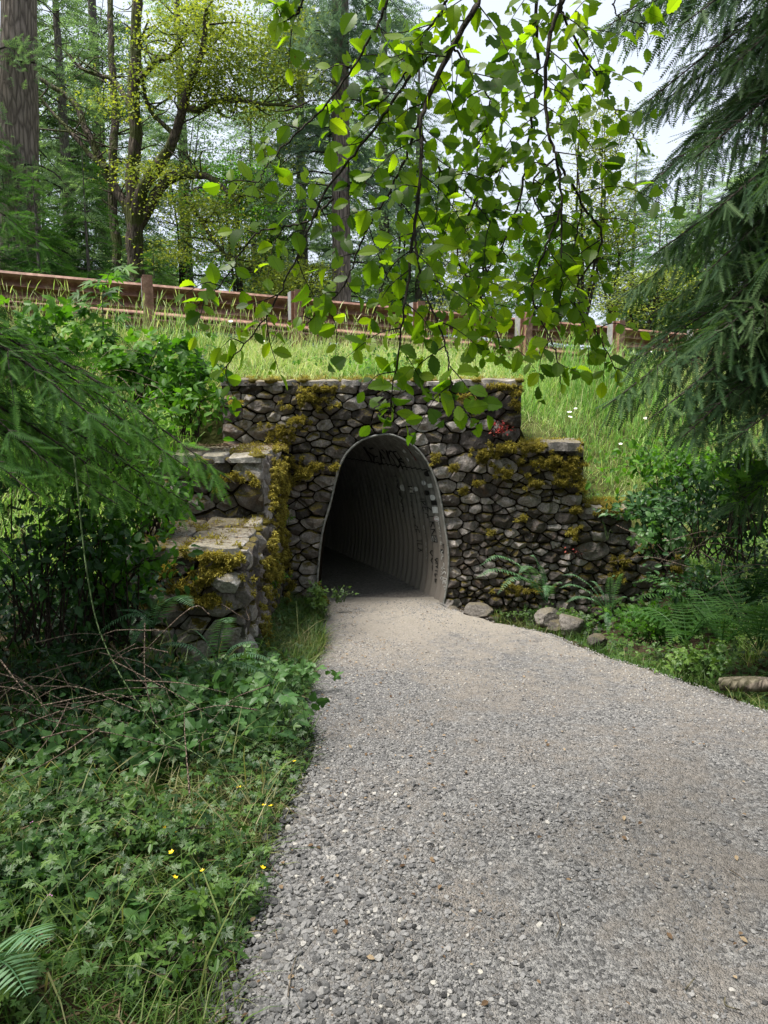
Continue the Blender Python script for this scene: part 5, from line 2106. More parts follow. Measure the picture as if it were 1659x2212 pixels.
def blades(mb, x, y, z, L, lean=.5, bend=None, base=0.0, wid=1.0):
    n = len(x)
    d = np.stack([rng.normal(size=n) * lean, rng.normal(size=n) * lean, np.ones(n)], -1)
    out = nrm(np.stack([d[:, 0], d[:, 1], 0 * d[:, 0] + .05], -1) + rvec(n) * .2)
    Mx = frames(d, -out) * L[:, None, None]
    Mx[:, :, 1] *= wid
    b = rng.uniform(.5, 3.5, n) if bend is None else bend
    Mx[:, :, 2] *= -b[:, None] * -1
    p = np.stack([x, y, z], -1)
    a = np.clip(.42 + .24 * rng.normal(size=n) + .42 * fbm(p * 1.1, 12) + base, 0, 1)
    mb.inst(T_BLADE[0], BF, Mx, p, a)


mb = MB()
n = 46000
x = rng.uniform(-5.5, 6.5, n)
y = 7.4 + rng.random(n) ** .85 * (yroad(x) + .5 - 7.4)
# right of the wall the meadow also fills the slope beside the ledges
L = rng.uniform(.07, .20, n) * (1 - .45 * sstep(1.0, .1, yroad(x) - y)) * (1 + .5 * fbm(np.stack([x, y], -1) * 1.2, 4))
blades(mb, x, y, bank_h(x, y) - .01, L, .55, wid=.55)
n = 9000
x = rng.uniform(3.0, 5.5, n)
y = rng.uniform(5.8, 7.4, n)
blades(mb, x, y, ground_h(x, y), rng.uniform(.12, .3, n), .5, wid=.55)
n = 9000
x = rng.uniform(-4.5, -1.6, n)
y = rng.uniform(5.2, 7.4, n)
blades(mb, x, y, ground_h(x, y), rng.uniform(.15, .35, n), .5, wid=.55)
n = 7000
x = rng.uniform(-5, 6, n)
y = 7.45 + rng.random(n) * (yroad(x) - 7.4)
blades(mb, x, y, bank_h(x, y) + .02, rng.uniform(.12, .3, n), 1.6, base=.42, wid=.35)
# fringe hanging over the wall tops
for (xa, xb, z, m_) in ((xl, xr[0], zt[0] + .02, 700), (xr[2] - .35, xr[2], zt[2] + .03, 160)):
    x = rng.uniform(xa, xb, m_)
    y = rng.uniform(WY + .25, WY + .45, m_)
    blades(mb, x, y, np.full(m_, z), rng.uniform(.05, .14, m_), .8, base=.3, wid=.5)
o = mb.build('meadow_grass', M['grass'], None, smooth=False)
tag(o, 'long bright meadow grass covering the embankment', 'grass', kind='stuff')

# taller stalks with seed heads
mb = MB()
n = 4800
x = rng.uniform(-5, 6.5, n)
k = rng.random(n) ** .8
y = 7.5 + k * (yroad(x) + .15 - 7.5)
L = rng.uniform(.22, .5, n) * (.7 + .6 * (rng.random(n) < .25))
d = np.stack([rng.normal(size=n) * .22, rng.normal(size=n) * .2, np.ones(n)], -1)
Mx = frames(d, rvec(n)) * L[:, None, None]
tv = np.array([(0, -.0045, 0), (0, .0045, 0), (.5, -.004, .04), (.5, .004, .04), (.86, 0, .07), (.80, -.007, .06), (.80, .007, .06), (.9, -.008, .08), (.9, .008, .08), (1.0, 0, .13)])
tf = np.array([(0, 1, 3), (0, 3, 2), (2, 3, 4), (5, 6, 8), (5, 8, 7), (7, 8, 9)])
mb.inst(tv, tf, Mx, np.stack([x, y, bank_h(x, y)], -1), np.clip(.75 + .2 * rng.normal(size=n), 0, 1))
# tall clump by the fourth and fifth post
for (cx, cy, m_, hh) in ((2.0, 8.1, 160, .45), (2.9, 8.3, 200, .5), (3.6, 8.9, 160, .6), (2.4, 9.2, 200, .6), (3.2, 7.7, 140, .4), (1.7, 8.8, 120, .5), (2.9, 9.9, 260, .8), (-2.2, 8.2, 90, .6), (3.4, 9.6, 120, .7), (-3.4, 7.9, 90, .6)):
    xx, yy = rng.normal(cx, .3, m_), rng.normal(cy, .25, m_)
    blades(mb, xx, yy, bank_h(xx, yy), rng.uniform(.5, 1.0, m_) * hh, .22, base=-.25, wid=.3)
o = mb.build('seeding_grass', M['grass'], None, smooth=False)
tag(o, 'tall grass stalks with pale seed heads by the rail', 'grass', kind='stuff')

# broad herbs among the meadow
mb = MB()
n = 5200
x = rng.uniform(-5, 6, n)
y = 7.4 + rng.random(n) * (yroad(x) - 7.4)
z = bank_h(x, y) + rng.uniform(.03, .2, n)
keep = (fbm(np.stack([x * 1.3, y * 1.3], -1), 31) > .0)
x, y, z = x[keep], y[keep], z[keep]
n = len(x)
mb.inst(T_SMALL[0], T_SMALL[1], frames(rvec(n) * np.array([1, 1, .5]), nrm(np.array([0, -.3, 1.]) + rvec(n) * .5)) * rng.uniform(.03, .07, n)[:, None, None], np.stack([x, y, z], -1), rng.random(n))
o = mb.build('meadow_herbs', M['shrub'], None, smooth=False)
tag(o, 'broad-leaved weeds mixed in the meadow grass', 'weeds', kind='stuff')

# ------------------------------------------------------------------ ground cover in front


def region(n, x0, x1, y0, y1, test):
    x = rng.uniform(x0, x1, n)
    y = rng.uniform(y0, y1, n)
    k = test(x, y)
    return x[k], y[k]


mb = MB()
tl = lambda x, y: (x < pl(y) + .03) & ~((x > WX0) & (x < WX1) & (y > Y2))
x, y = region(90000, -3.6, -.3, 1.2, 7.0, tl)
dens_ = np.clip(1.35 - (pl(y) - x) / 1.9 * (y > 2.9), .12, 1)
k = rng.random(len(x)) < dens_ * (1 - .5 * sstep(.3, .6, pl(y) - x)) * np.where(y < 3.0, 1, .55) * np.where((x < -1.1) & (y > 2.5), .3, 1)
x, y = x[k], y[k]
L = rng.uniform(.05, .16, len(x)) * (1 + .8 * np.clip(pl(y) - x, 0, 1))
blades(mb, x, y, ground_h(x, y) - .005, L, .8, wid=.55)
# long arching blades that break the even sward
x, y = region(1500, -3.2, -.45, 1.2, 5.5, tl)
blades(mb, x, y, ground_h(x, y), rng.uniform(.2, .42, len(x)), .55, base=.1, wid=.3)
# brighter tufts hugging the path below the wing wall
x, y = region(4500, -1.0, -.45, 4.6, 6.9, tl)
blades(mb, x, y, ground_h(x, y), rng.uniform(.08, .24, len(x)), .6, base=.05, wid=.45)
x, y = region(9000, 1.0, 3.4, 3.9, 6.6, lambda x, y: (x > pr(y) - .03) & (x < pr(y) + .45 + .1 * vn(np.stack([x * 4, y * 4], -1), 3)))
blades(mb, x, y, ground_h(x, y), rng.uniform(.05, .17, len(x)), .7, base=.12, wid=.5)
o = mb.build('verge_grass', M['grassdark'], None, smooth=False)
tag(o, 'short shaded grass along both edges of the path', 'grass', kind='stuff')

mb = MB()
x, y = region(40000, -3.4, -.36, 1.2, 6.8, lambda x, y: tl(x, y) & ~((x < -1.15) & (y > 2.6)))
k = (fbm(np.stack([x * 1.8, y * 1.8], -1), 41) + rng.random(len(x)) * .8) > .15
x, y = x[k], y[k]
z = ground_h(x, y) + rng.uniform(.02, .16, len(x)) * (.7 + 1.2 * np.clip(pl(y) - x, 0, 1.2))
n = len(x)
mb.inst(T_TRIS[0], T_TRIS[1], frames(rvec(n) * np.array([1, 1, .3]), nrm(np.array([0, -.35, 1.]) + rvec(n) * .45)) * rng.uniform(.012, .032, n)[:, None, None], np.stack([x, y, z], -1), np.clip(.45 + .25 * rng.normal(size=n) + .2 * fbm(np.stack([x, y], -1) * 2, 5), 0, 1))
x, y = region(7000, 1.4, 4.6, 3.9, 7.0, lambda x, y: (x > pr(y) + .1))
z = ground_h(x, y) + rng.uniform(.02, .25, len(x)) * sstep(.1, .8, x - pr(y))
n = len(x)
mb.inst(T_TRIS[0], T_TRIS[1], frames(rvec(n) * np.array([1, 1, .3]), nrm(np.array([0, -.35, 1.]) + rvec(n) * .45)) * rng.uniform(.018, .04, n)[:, None, None], np.stack([x, y, z], -1), np.clip(.5 + .25 * rng.normal(size=n), 0, 1))
o = mb.build('ground_cover', M['herb'], None, smooth=False)
tag(o, 'low lobed ground-cover leaves beside the path', 'ground cover', kind='stuff')

mb = MB()
n = 520
y = 1.5 + 5.4 * rng.random(n)
x = pl(y) + rng.random(n) * (pr(y) - pl(y)) * np.where(rng.random(n) < .5, .25, 1)
mb.inst(T_SMALL[0], T_SMALL[1], frames(rvec(n) * np.array([1, 1, .1]), nrm(np.array([0, 0, 1.]) + rvec(n) * .3)) * rng.uniform(.008, .026, n)[:, None, None], np.stack([x, y, path_z(x, y) + .012], -1), rng.random(n))
n = 260
y = 1.5 + 5.0 * rng.random(n)
x = pl(y) + rng.random(n) * (pr(y) - pl(y))
mb.inst(np.array([(0, -.02, 0), (1, 0, .05), (0, .02, 0)]), np.array([(0, 1, 2)]), frames(rvec(n) * np.array([1, 1, .05]), np.array([0, 0, 1.]) + rvec(n) * .2) * rng.uniform(.02, .07, n)[:, None, None], np.stack([x, y, path_z(x, y) + .014], -1), rng.random(n))
o = mb.build('path_litter', M['dryleaf'], None, smooth=False)
tag(o, 'bits of dry leaf and straw on the gravel', 'litter', kind='stuff')

# dry stalks and litter in the left verge
mb = MB()
x, y = region(7000, -3.4, -.4, 1.2, 6.8, lambda x, y: tl(x, y) & ~((x < -1.0) & (y > 2.6)))
n = len(x)
mb.inst(np.array([(0, -.03, 0), (1, 0, .05), (0, .03, 0)]), np.array([(0, 1, 2)]), frames(rvec(n) * np.array([1, 1, .25]), rvec(n)) * rng.uniform(.03, .13, n)[:, None, None], np.stack([x, y, ground_h(x, y) + rng.uniform(0, .1, n)], -1), rng.random(n))
o = mb.build('dry_stalks', M['dryleaf'], None, smooth=False)
tag(o, 'dry straw and dead stalks tangled in the verge', 'litter', kind='stuff')

# ------------------------------------------------------------------ gravel
stv, stf = icos(0)
bigv, bigf = icos(1)
mb = MB()


def gravel(n, y0, y1, r0, r1, tmpl, mask, sd):
    u = rng.random(n)
    y = y0 + (y1 - y0) * u
    x = pl(y) - .06 + rng.random(n) * (np.minimum(pr(y), .62 * y + .6) + .06 - pl(y))
    m_ = fbm(np.stack([x * 1.4, y * 1.0], -1), 51) * .5 + fbm(np.stack([x * 7, y * 7], -1), 52) * .28
    bias = .42 * (1 - sstep(.0, 1.1, x - pl(y))) * (1 - sstep(2.2, 4.2, y)) + .28 * (1 - sstep(0, .5, x - pl(y))) + .15
    k = rng.random(n) < np.clip(mask + 1.5 * (m_ + bias) - .12 * sstep(.5, 1.5, x - pl(y)), .08, 1)
    x, y = x[k], y[k]
    n = len(x)
    size_b = 1 + .45 * (1 - sstep(0, 1.0, x - pl(y))) * (1 - sstep(2.4, 4.5, y))
    r = (r0 + (r1 - r0) * rng.random(n) ** 2.6) * size_b
    Mx = frames(rvec(n) * np.array([1, 1, .25]), nrm(np.array([0, 0, 1.]) + rvec(n) * .35)) * r[:, None, None]
    Mx[:, :, 1] *= rng.uniform(.6, .95, n)[:, None]
    Mx[:, :, 2] *= rng.uniform(.4, .75, n)[:, None]
    z = path_z(x, y) + r * .2
    e = np.minimum(x - pl(y), pr(y) - x)
    z = np.where(e < 0.02, np.maximum(z - .02, ground_h(x, y) + r * .3), z)
    for v in range(4):
        q = np.random.default_rng(v + sd)
        tv = tmpl[0].copy()
        for _ in range(5):
            nn = nrm(q.normal(size=3))
            tv = tv - np.outer(np.maximum(tv @ nn - q.uniform(.5, .8), 0), nn)
        tv = tv * (1 + .12 * q.normal(size=(len(tv), 1)))
        s = np.arange(v, n, 4)
        mb.inst(tv, tmpl[1], Mx[s], np.stack([x, y, z], -1)[s], np.clip(rng.normal(.46, .22, len(s)) + .24 * sstep(3.2, 5.2, y[s]), 0, 1))  # stones paler towards the tunnel: the brighter light put into their colour


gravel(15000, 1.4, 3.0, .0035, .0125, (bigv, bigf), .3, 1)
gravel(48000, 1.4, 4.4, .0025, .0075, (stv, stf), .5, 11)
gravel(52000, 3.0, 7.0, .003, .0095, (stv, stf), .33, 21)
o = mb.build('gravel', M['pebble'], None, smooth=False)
tag(o, 'loose grey gravel scattered over the path', 'gravel', kind='stuff')

# ------------------------------------------------------------------ ferns


def frond(base, tip, arch, width, pairs=24, bip=False, sag=.1):
    base, tip = np.asarray(base, float), np.asarray(tip, float)
    L = np.linalg.norm(tip - base)
    mid = (base + tip) / 2 + np.array([0, 0, arch * L])
    P = curve([base, base * .35 + mid * .65 + np.array([0, 0, .03]), mid * .55 + tip * .45 + np.array([0, 0, .06 * L]), tip], 40)
    T = nrm(np.gradient(P, axis=0))
    mb = MB()
    tube(mb, P, np.linspace(.004, .001, 40), 4, .3)
    s = np.linspace(.14, .985, pairs)
    ix = (s * 39)
    j = ix.astype(int)
    p = P[j] + (P[np.minimum(j + 1, 39)] - P[j]) * (ix - j)[:, None]
    t = T[j]
    upv = np.array([0, 0, 1.0])
    side = nrm(np.cross(t, upv) + 1e-6)
    w = width * L * np.sin(math.pi * np.clip(s * .86 + .12, 0, 1)) ** .8 * (1.05 - s * .35)
    for sg in (-1, 1):
        d = nrm(side * sg + t * .25 + np.array([0, 0, -sag]) + rng.normal(size=(pairs, 3)) * .05)
        nv = np.cross(t, side * 1.0) * 1.0
        nv = np.where(nv[:, 2:3] < 0, -nv, nv) + rng.normal(size=(pairs, 3)) * .12
        if bip:
            tv, tf = needle_t(9, 1, .15, .11, 2, 1.0, .1)
        else:
            tv, tf = leaf_t(5, .10, .2, .12, 0, peak=.2)
        Mx = frames(d, nv) * w[:, None, None]
        mb.inst(tv, tf, Mx, p, np.clip(.5 + .15 * rng.normal(size=pairs) + .2 * s, 0, 1))
    return mb


def fern(name, label, base, tips, arch=.25, width=.16, mat='fern', pairs=26, bip=False, cat='fern', group=None):
    e = empty(name, tuple(base), label, cat, group)
    for tp in tips:
        mb = frond(np.asarray(base) + rng.normal(size=3) * .01, tp, arch * random.uniform(.7, 1.2), width * random.uniform(.9, 1.1), pairs, bip)
        child(mb, 'frond', M[mat], e, smooth=False)
    return e


b = W(1182, 1300, 6.55)
fern('sword_fern', 'sword fern with arching pale fronds against the wall, just right of the tunnel', b,
     [W(1036, 1222, 6.3), W(1028, 1248, 6.35), W(1074, 1284, 6.1), W(1145, 1200, 6.6), W(1165, 1222, 6.5), W(1178, 1290, 6.05), W(1120, 1240, 6.2), W(1215, 1260, 6.4)], .3, .13)
b = W(1316, 1330, 6.1)
fern('sword_fern', 'sparse sword fern reaching left before the right end of the wall', b,
     [W(1214, 1242, 6.1), W(1208, 1270, 6.0), W(1222, 1302, 5.9), W(1275, 1255, 6.2), W(1318, 1248, 5.9), W(1345, 1238, 6.0), W(1355, 1290, 5.9), W(1312, 1372, 5.7)], .22, .12)
bb = [(1480, 1390, 5.3), (1560, 1400, 4.9), (1640, 1400, 4.7), (1620, 1300, 5.4), (1500, 1340, 5.7)]
labs = ['pale green lady fern at the ditch, leftmost of the right-hand fern clump', 'lady fern in the middle of the fern clump above the log', 'lady fern at the right edge above the log', 'dark lady fern higher up in the shade at the right edge', 'lady fern behind the clump against the dark shrubs']
for (dx, dy, Y), lab in zip(bb, labs):
    b = W(dx, dy, Y)
    tips = []
    for k in range(11):
        a = random.uniform(0, 6.28)
        rr = random.uniform(.35, .6)
        tips.append(b + np.array([math.cos(a) * rr, math.sin(a) * rr * .8, random.uniform(.12, .42)]))
    fern('lady_fern', lab, b, tips, .25, .2, 'ladyfern', 17, True, group='lady ferns by the ditch')
# left side ferns
for (dx, dy, Y, lab, tg) in (
    (470, 1440, 4.0, 'fern below the near corner of the left wall', [(330, 1400), (420, 1360), (500, 1345), (560, 1390), (600, 1440), (380, 1460), (620, 1500)]),
    (330, 1350, 3.8, 'dark fern in the shade left of the wing wall', [(250, 1320), (350, 1290), (410, 1310), (280, 1400), (200, 1380)]),
    (620, 1500, 4.3, 'flattened fern fronds at the left path edge', [(540, 1430), (640, 1440), (690, 1520), (560, 1500)])):
    b = W(dx, dy, Y)
    fern('sword_fern', lab, b, [W(a + random.uniform(-8, 8), c, Y - random.uniform(-.1, .4)) for a, c in tg], .2, .15, 'fern', 26)
b = W(-60, 2130, 1.75)
fern('sword_fern', 'close grey-green fern tip at the lower left corner', b, [W(100, 2040, 1.5), W(60, 2150, 1.45), W(-20, 1960, 1.6)], .12, .2, 'fern', 20)

# ------------------------------------------------------------------ shrubs


def shrub(name, label, c, rad, n, T, size, mat, stems=14, stemmat='twig', up=.8, cat='shrub', group=None, ground=None, base=.0, loose=.35):
    """leafy shrub: stems from one root, leaves clustered along them"""
    c = np.asarray(c, float)
    rad = np.asarray(rad, float)
    root = np.array([c[0], c[1], ground if ground is not None else c[2] - rad[2]])
    e = empty(name, tuple(root), label, cat, group)
    mbs, mbl = MB(), MB()
    Pn, Dn = [], []
    per = max(int(n / stems), 1)
    for s in range(stems):
        v = rvec(1)[0]
        v[2] = abs(v[2]) * 1.2 - .35
        q = c + v * rad * random.uniform(.55, 1.05)
        b0 = root + np.array([random.uniform(-.35, .35) * rad[0], random.uniform(-.35, .35) * rad[1], 0])
        P = curve([b0, b0 * .45 + q * .55 + np.array([0, 0, .25 * rad[2]]), q], 12)
        tube(mbs, P, np.linspace(.006, .0015, 12), 4)
        t = rng.uniform(.25, 1.03, per)
        p = np.stack([np.interp(t, np.linspace(0, 1, 12), P[:, i]) for i in range(3)], -1)
        off = rng.normal(size=(per, 3)) * rad * loose * .5
        Pn.append(p + off)
        Dn.append(nrm(off / rad + rng.normal(size=(per, 3)) * .4 + np.array([0, 0, -.15])))
    Pn, Dn = np.vstack(Pn), np.vstack(Dn)
    m_ = len(Pn)
    nv = nrm(np.array([0, -.35, up]) + rng.normal(size=(m_, 3)) * .38)
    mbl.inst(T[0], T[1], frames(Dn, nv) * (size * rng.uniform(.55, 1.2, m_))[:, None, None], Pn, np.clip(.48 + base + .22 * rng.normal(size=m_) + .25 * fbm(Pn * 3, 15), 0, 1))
    child(mbs, 'stems', M[stemmat], e)
    child(mbl, 'foliage', M[mat], e, smooth=False)
    return e


def cl_at(dx, dy, Y):
    return W(dx, dy, Y)


# left thicket
shrub('bramble_bush', 'bright green bramble below the guardrail at the left edge', W(90, 745, 6.4), (.75, .5, .35), 420, T_TRI, .085, 'shrub', 18, base=.25)
shrub('bramble_bush', 'bright green bramble tangle in the middle of the left slope', W(330, 790, 6.2), (.6, .5, .35), 420, T_TRI, .08, 'shrub', 18, base=.25)
shrub('leafy_bush', 'sunlit bush just left of the stone wall top', W(400, 850, 6.0), (.35, .4, .35), 420, T_LEAF, .075, 'shrub', 14, base=.15)
shrub('leafy_bush', 'bush behind the soft conifer boughs on the left slope', W(220, 900, 5.2), (.75, .5, .4), 700, T_LEAF, .07, 'shrub', 20, base=.1)
shrub('leafy_bush', 'dark leafy bush between the boughs and the wall ledges', W(330, 1060, 4.9), (.35, .3, .35), 560, T_LEAF, .06, 'shrub', 22, base=0)
shrub('leafy_bush', 'hanging leafy bush in the shade under the left boughs', W(230, 1170, 3.9), (.42, .3, .45), 900, T_LEAF, .06, 'shrub', 26, base=-.05)
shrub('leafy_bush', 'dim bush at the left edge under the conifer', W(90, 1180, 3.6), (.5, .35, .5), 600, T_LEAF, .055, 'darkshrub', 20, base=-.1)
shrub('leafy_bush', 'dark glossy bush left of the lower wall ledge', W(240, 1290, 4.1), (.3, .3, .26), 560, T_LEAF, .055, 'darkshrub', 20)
shrub('bramble_bush', 'broad-leaved bramble spilling towards the path, lower left', W(430, 1540, 3.35), (.6, .35, .2), 300, T_TRI, 0.062, 'bramble', 22, 'greenstem', base=.05)
shrub('bramble_bush', 'bramble patch deep in the left verge', W(240, 1640, 2.9), (.5, .35, .2), 276, T_TRI, 0.06, 'bramble', 18, 'greenstem', base=.0)
shrub('bramble_bush', 'bramble leaves under the left wall corner', W(560, 1460, 4.2), (.4, .35, .18), 320, T_TRI, .05, 'bramble', 18, 'greenstem', base=.15)
shrub('bramble_bush', 'bramble patch low at the left edge below the twigs', W(60, 1720, 2.6), (.3, .3, .12), 144, T_TRI, 0.068, 'bramble', 12, 'greenstem')
shrub('nettle_plant', 'leafy weed with pointed leaves near the lower left corner', W(230, 1990, 2.0), (.22, .2, .10), 90, T_LEAF, .06, 'bramble', 12, 'greenstem')
shrub('nettle_plant', 'upright pointed-leaf weed at the lower path edge', W(430, 1990, 2.05), (.1, .12, .09), 46, T_LEAF, .05, 'herb', 8, 'greenstem', base=.2)
shrub('bramble_plant', 'single dark broad-leaved bramble shoot in the lower left verge', W(120, 1830, 2.3), (.2, .2, .08), 48, T_TRI, 0.074, 'bramble', 7, 'greenstem')
shrub('leafy_weed', 'leafy weed at the foot of the left tunnel jamb', W(688, 1290, 6.4), (.18, .15, .16), 130, T_LOBE, .055, 'herb', 12, 'greenstem', base=.25)
shrub('leafy_weed', 'thin weed growing in front of the tunnel opening', W(735, 1275, 6.6), (.14, .08, .12), 26, T_LOBE, .04, 'herb', 8, 'greenstem', base=.25, loose=.2)
shrub('leafy_weed', 'yellowish weed rooted on the mossy inner wall face', W(590, 1230, 6.0), (.12, .15, .25), 120, T_LOBE, .04, 'shrub', 10, 'greenstem', base=.2)
shrub('leafy_weed', 'small weed on the moss column beside the arch', W(615, 1110, 6.7), (.1, .08, .1), 40, T_LOBE, .045, 'shrub', 6, 'greenstem', base=.4)

for dx, dy, Y, rd_, n_, T_, sz_, mt_, nm_, lab in (
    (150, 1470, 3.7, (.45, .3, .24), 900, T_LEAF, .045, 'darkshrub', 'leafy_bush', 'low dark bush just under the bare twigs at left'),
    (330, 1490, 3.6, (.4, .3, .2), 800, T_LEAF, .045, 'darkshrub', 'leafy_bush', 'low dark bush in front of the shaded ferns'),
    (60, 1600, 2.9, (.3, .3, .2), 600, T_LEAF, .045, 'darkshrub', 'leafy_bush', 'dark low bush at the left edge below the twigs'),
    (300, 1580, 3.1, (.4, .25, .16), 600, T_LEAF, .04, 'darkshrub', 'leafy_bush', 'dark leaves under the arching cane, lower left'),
    (500, 1500, 3.8, (.35, .3, .2), 650, T_LOBE, .045, 'herb', 'leafy_weed', 'mid-green weeds between the ferns and the path edge'),
    (570, 1610, 3.3, (.22, .25, .12), 420, T_LOBE, .04, 'herb', 'leafy_weed', 'leafy weeds crowding the path edge, left middle'),
    (300, 1800, 2.35, (.3, .2, .10), 420, T_LOBE, .04, 'herb', 'leafy_weed', 'leafy weeds in the middle of the verge among the buttercups'),
    (80, 1900, 2.1, (.2, .2, .12), 300, T_TRI, .035, 'bramble', 'bramble_bush', 'small bramble above the grey-green fern tip'),
    (340, 2080, 1.85, (.22, .12, .08), 220, T_LOBE, .04, 'herb', 'leafy_weed', 'leafy weeds at the bottom edge of the picture, left'),
    (590, 1700, 2.95, (.14, .25, .08), 260, T_LOBE, .032, 'herb', 'leafy_weed', 'low weeds beside the highest buttercup'),
    (150, 1740, 2.5, (.3, .25, .12), 420, T_LOBE, .04, 'herb', 'leafy_weed', 'leafy weeds in the left verge above the fern tip')):
    shrub(nm_, lab, W(dx, dy, Y), rd_, n_, T_, sz_, mt_, 22, base=-.12)
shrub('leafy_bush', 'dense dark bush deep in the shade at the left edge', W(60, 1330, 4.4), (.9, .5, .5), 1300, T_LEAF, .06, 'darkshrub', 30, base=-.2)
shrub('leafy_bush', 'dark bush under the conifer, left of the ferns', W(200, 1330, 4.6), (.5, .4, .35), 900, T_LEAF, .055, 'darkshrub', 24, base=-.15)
shrub('leafy_bush', 'unseen bush added for shade just outside the left edge', (-3.0, 3.0, .55), (.6, .8, .6), 1400, T_LEAF, .07, 'darkshrub', 30, base=-.15, ground=.2)  # this bush and the next are unseen, added to shade the verge
shrub('leafy_bush', 'tall unseen bush added for shade left of the viewer', (-2.6, 1.7, .6), (.5, .6, .6), 1200, T_LEAF, .07, 'darkshrub', 26, base=-.15, ground=.2)

# right thicket
shrub('leafy_bush', 'bright sprawling bush above the right end of the wall', W(1480, 1000, 6.6), (.7, .5, .35), 900, T_LEAF, .07, 'shrub', 26, base=.2)
shrub('holly_bush', 'glossy dark bush draping over the lowest wall step', W(1420, 1095, 6.5), (.5, .35, .22), 850, T_LEAF, .06, 'darkshrub', 24, base=.25)
shrub('leafy_bush', 'large dark bush under the right hemlock', W(1560, 1080, 5.4), (.65, .5, .45), 1300, T_LEAF, .06, 'darkshrub', 30, base=.0)
shrub('maple_shrub', 'broad-leaved maple shoots at the right edge below the hemlock', W(1610, 1040, 4.9), (.35, .35, .35), 170, T_MAPLE, .085, 'shrub', 12, base=.2)
shrub('leafy_bush', 'dark bush in deep shade behind the lady ferns', W(1600, 1240, 5.6), (.7, .4, .4), 900, T_LEAF, .055, 'darkshrub', 24, base=-.1)
shrub('bramble_bush', 'brambles hanging beside the right end of the wall', W(1440, 1150, 6.3), (.3, .25, .25), 240, T_TRI, .055, 'bramble', 14, base=.1)
shrub('leafy_weed', 'low leafy weeds in front of the lady ferns', W(1520, 1420, 4.7), (.35, .3, .13), 330, T_TRI, .035, 'herb', 18, 'greenstem', base=.2)
shrub('leafy_weed', 'small weeds along the base of the wall under the ferns', W(1180, 1325, 6.35), (.45, .12, .07), 220, T_LOBE, .035, 'herb', 16, 'greenstem', base=.15)
shrub('ivy_patch', 'dense small-leaved groundcover bush right of the wall end', W(1420, 1340, 5.8), (.55, .35, .2), 1100, T_TRIS, .03, 'shrub', 26, 'greenstem', base=-.05)
shrub('ivy_patch', 'dark mossy groundcover at the foot of the wall between the two sword ferns', W(1250, 1345, 6.2), (.25, .2, .15), 500, T_TRIS, .025, 'herb', 16, 'greenstem', base=-.1)
# red creeping plant on the step
shrub('red_herb', 'small red-leaved plant on the upper right wall step', W(1075, 925, 6.95), (.16, .08, .09), 90, T_SMALL, .03, 'red', 12, base=0)
shrub('red_herb', 'faint red-leaved sprig low on the right wall', W(1250, 1190, 6.9), (.2, .03, .08), 22, T_SMALL, .022, 'red', 6)
shrub('grass_tuft', 'drooping grass tuft hanging from the wall step, right', W(1310, 1135, 6.92), (.15, .08, .14), 4, T_SMALL, .02, 'shrub', 3, 'greenstem', cat='grass tuft')

# maple sapling rising in front of the left part of the rail
sp_ = empty('maple_sapling', tuple(W(190, 860, 6.3)), 'tall maple sapling in front of the left guardrail span', 'sapling')
mb, mbl = MB(), MB()
P = curve([W(165, 880, 6.3), W(205, 800, 6.3), W(222, 720, 6.3), (W(222, 640, 6.3)), W(235, 590, 6.3)], 30)
tube(mb, P, np.linspace(.009, .003, 30), 5)
Pn, Dn = [], []
for k in range(64):
    j = random.randint(9, 29)
    a = random.uniform(0, 6.28)
    L = random.uniform(.06, .24) * (1.2 - .5 * j / 29)
    q = P[j] + np.array([math.cos(a) * L, math.sin(a) * L, .25 * L])
    tube(mb, [P[j], q], [.0018, .001], 3)
    Pn.append(q)
    Dn.append([math.cos(a), math.sin(a), -.35])
Pn, Dn = np.array(Pn), np.array(Dn)
mbl.inst(T_MAPLE[0], T_MAPLE[1], frames(Dn, nrm(np.array([0, -.5, 1.]) + rvec(64) * .4)) * rng.uniform(.09, .15, 64)[:, None, None], Pn, np.clip(.55 + .2 * rng.normal(size=64), 0, 1))
child(mb, 'stem', M['greenstem'], sp_)
child(mbl, 'foliage', M['shrub'], sp_, smooth=False)

# dead twig tangle, left
for k, (dx, dy, Y, m_, lab) in enumerate([(130, 1500, 2.9, 46, 'tangle of bare dead twigs in the dark gap at the left edge'), (160, 820, 5.4, 18, 'bare brown twigs poking through the left brambles'), (1560, 1190, 4.9, 16, 'bare twigs in the shade under the right hemlock')]):
    mb = MB()
    c = W(dx, dy, Y)
    for q in range(m_):
        s_ = c + rng.normal(size=3) * np.array([.35, .2, .10])
        d = nrm(rng.normal(size=3) * np.array([1, .4, .25]))
        L = random.uniform(.2, .55)
        tube(mb, curve([s_ - d * L / 2, s_ + rng.normal(size=3) * .04, s_ + d * L / 2 + np.array([0, 0, -.07])], 9), np.linspace(.0035, .0008, 9), 4)
    o = mb.build('dead_twigs', M['deadtwig'])
    tag(o, lab, 'twigs')

# long arching bramble cane
mb = MB()
P = curve([W(160, 985, 2.9), W(190, 1250, 2.85), W(230, 1400, 2.8), W(330, 1560, 2.7), W(440, 1640, 2.6), W(540, 1720, 2.6)], 50)
tube(mb, P, np.linspace(.0035, .0015, 50), 5)
o = mb.build('bramble_cane', M['greenstem'])
tag(o, 'single long pale bramble cane arching down through the left foliage', 'cane')
mb = MB()
P = curve([W(300, 1650, 2.7), W(400, 1590, 2.8), W(520, 1590, 2.9), (W(620, 1640, 3.0))], 30)
tube(mb, P, np.linspace(.003, .0012, 30), 5)
o = mb.build('bramble_cane', M['greenstem'])
tag(o, 'short bramble cane lying across the broad bramble leaves, lower left', 'cane')

